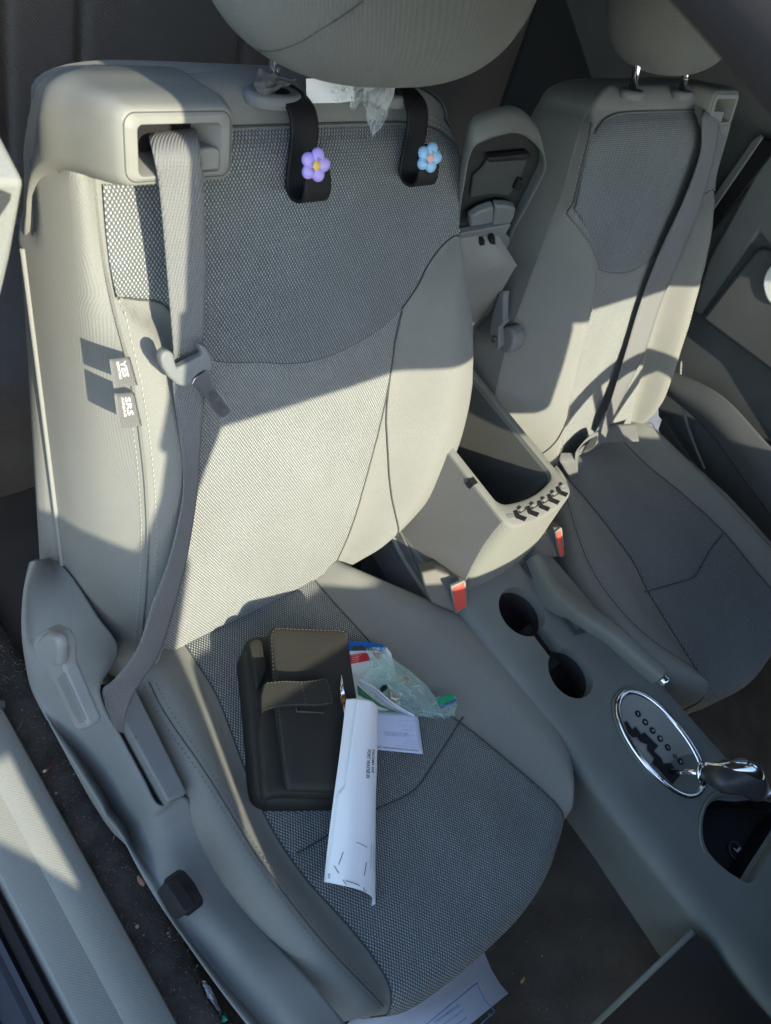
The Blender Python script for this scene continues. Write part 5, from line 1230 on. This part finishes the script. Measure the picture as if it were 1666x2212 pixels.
for i, (tx, x, y, ang, sz) in enumerate((('STRATION INFORMATION', 962, 1178, .64, 25), ('formation provided on the front of this', 985, 1205, .645, 18.5), ('proof of financial responsibility', 1040, 1225, .645, 18.5), ('as law, will be continuously', 1085, 1248, .645, 18.5), ('and/or fees may be due', 1130, 1264, .645, 18.5))):
    if i < 5:
        c_, s_ = math.cos(.62), math.sin(.62)
        text_on('printing', tx, 1, lambda X, Y: pfp(*k2(x + (X * c_ * .62 - Y * s_ * 1.0) * sz * .98, y - (X * s_ * .62 + Y * c_ * 1.0) * sz), .0009), INKB, pf)
# floor litter, mat edge and the pale edged panel by the console foot
pn = thing('kick_panel', 'dark flat panel with a pale grey edge leaning at the console foot', 'panel')
e0, e1 = at(1498, 2012, x=.195), at(1262, 2234, x=.07)
pn_ = (e1 - e0).cross(at(1608, 2150, x=.2) - e0).normalized()
prism('panel_face', [e0, e1] + [at(u, v, pl=(e0, pn_)) for u, v in ((1450, 2420), (1700, 2300), (1666, 2205), (1608, 2150), (1570, 2105), (1531, 2039))], (0, -.003, -.004), BLK, pn)
tube('panel_edge', [e0, e0.lerp(e1, .5), e1], .0042, PLC, pn, n=8, flat=.6)
def bit(name, u, v, z, r, m, lab, cat_, s=(1, .7, .5)):
    o = ell(name, at(u, v, z=z), r * s[0], r * s[1], r * s[2], m, None, Matrix.Rotation(random.random() * 3, 3, 'Z'), 9, 6, disp=lambda p: 1 + .35 * math.sin(p.x * 900 + u) * math.cos(p.y * 700))
    return tag(o, lab, cat_)
bit('pebble', 828 / 1.5145 / 1.844, (3000 + 1046 / 1.5145) / 1.844, .112, .0035, mat('stone', (.45, .38, .24), .9), 'small tan pebble on the carpet edge beside the sill', 'pebble')
bit('pebble', 338 / 1.5145 / 1.844, (3000 + 240 / 1.5145) / 1.844, .112, .003, mat('stone two', (.34, .29, .2), .9), 'small brown pebble on the carpet edge higher up', 'pebble')
bit('pebble', 268 / 1.5145 / 1.844, (3000 + 108 / 1.5145) / 1.844, .112, .0028, WHT, 'tiny white bead on the carpet edge next to a red brown leaf bit', 'bead', s=(1, .9, .8))
bit('leaf_bit', 288 / 1.5145 / 1.844, (3000 + 92 / 1.5145) / 1.844, .111, .006, mat('red leaf', (.16, .05, .03), .8), 'red brown leaf fragment on the carpet edge', 'leaf', s=(1, .5, .2))
bit('wrapper_bit', 850 / 1.5145 / 1.844, (3000 + 770 / 1.5145) / 1.844, .112, .0075, mat('crumb', (.35, .2, .14), .7), 'crumpled brown scrap in the gap beside the seat', 'scrap', s=(1, .45, .5))
bit('green_bit', 1355 / 1.5145 / 1.844, (3000 + 1600 / 1.5145) / 1.844, .105, .006, mat('green candy', (.0, .28, .18), .4), 'small green lump in the gap at the bottom edge', 'lump', s=(.8, .7, .6))
bit('leaf_bit', (2000 + 125 / 1.554) / 1.844, (3200 + 1095 / 1.554) / 1.844, .04, .007, mat('yellow leaf', (.36, .22, .07), .8), 'dry yellow leaf piece on the dark floor', 'leaf', s=(1, .35, .2))
bit('paper_bit', (2000 + 290 / 1.554) / 1.844, (3200 + 425 / 1.554) / 1.844, .05, .005, mat('pale bit', (.5, .46, .46), .8), 'tiny pale paper chip on the dark floor by the seat edge', 'paper scrap', s=(1, .6, .2))
fo_ = crumple('foil_strip', [at(*p, z=.108) for p in (((1215 / 1.5145) / 1.844, (3000 + 1365 / 1.5145) / 1.844), ((1250 / 1.5145) / 1.844, (3000 + 1460 / 1.5145) / 1.844), ((1320 / 1.5145) / 1.844, (3000 + 1560 / 1.5145) / 1.844))], [at(*p, z=.108) for p in (((1245 / 1.5145) / 1.844, (3000 + 1380 / 1.5145) / 1.844), ((1290 / 1.5145) / 1.844, (3000 + 1450 / 1.5145) / 1.844), ((1332 / 1.5145) / 1.844, (3000 + 1555 / 1.5145) / 1.844))], 6, 24, .003, mat('foil', (.45, .45, .5), .35, .6), None, 9)
tag(fo_, 'crumpled silver foil strip in the gap near the bottom edge', 'foil')
rnd = random.Random(5); V = []; F = []
for _ in range(1100):
    if rnd.random() < .6: x = rnd.uniform(-.347, -.295); y = rnd.uniform(-.5, .2); z = .112
    else: x = rnd.uniform(-.25, .22); y = rnd.uniform(-.95, -.5); z = .003 if x < .1 else .003 + (x - .1) * 1.4
    r = rnd.uniform(.0002, .0009) * (1 if rnd.random() < .93 else 2); a = rnd.uniform(0, 6.28); o = len(V); c, s_ = math.cos(a), math.sin(a); l = r * rnd.choice((1, 1, 1.4, 5))
    if l > 3 * r: r *= .35
    V += [Vector((x - c * l, y - s_ * l, z)), Vector((x + s_ * r, y - c * r, z + r)), Vector((x + c * l, y + s_ * l, z)), Vector((x - s_ * r, y + c * r, z + r * .6))]; F += [(o, o + 1, o + 2, o + 3)]
stuff(raw('crumbs', V, F, mat('crumbs', (.28, .25, .2), .9), None))
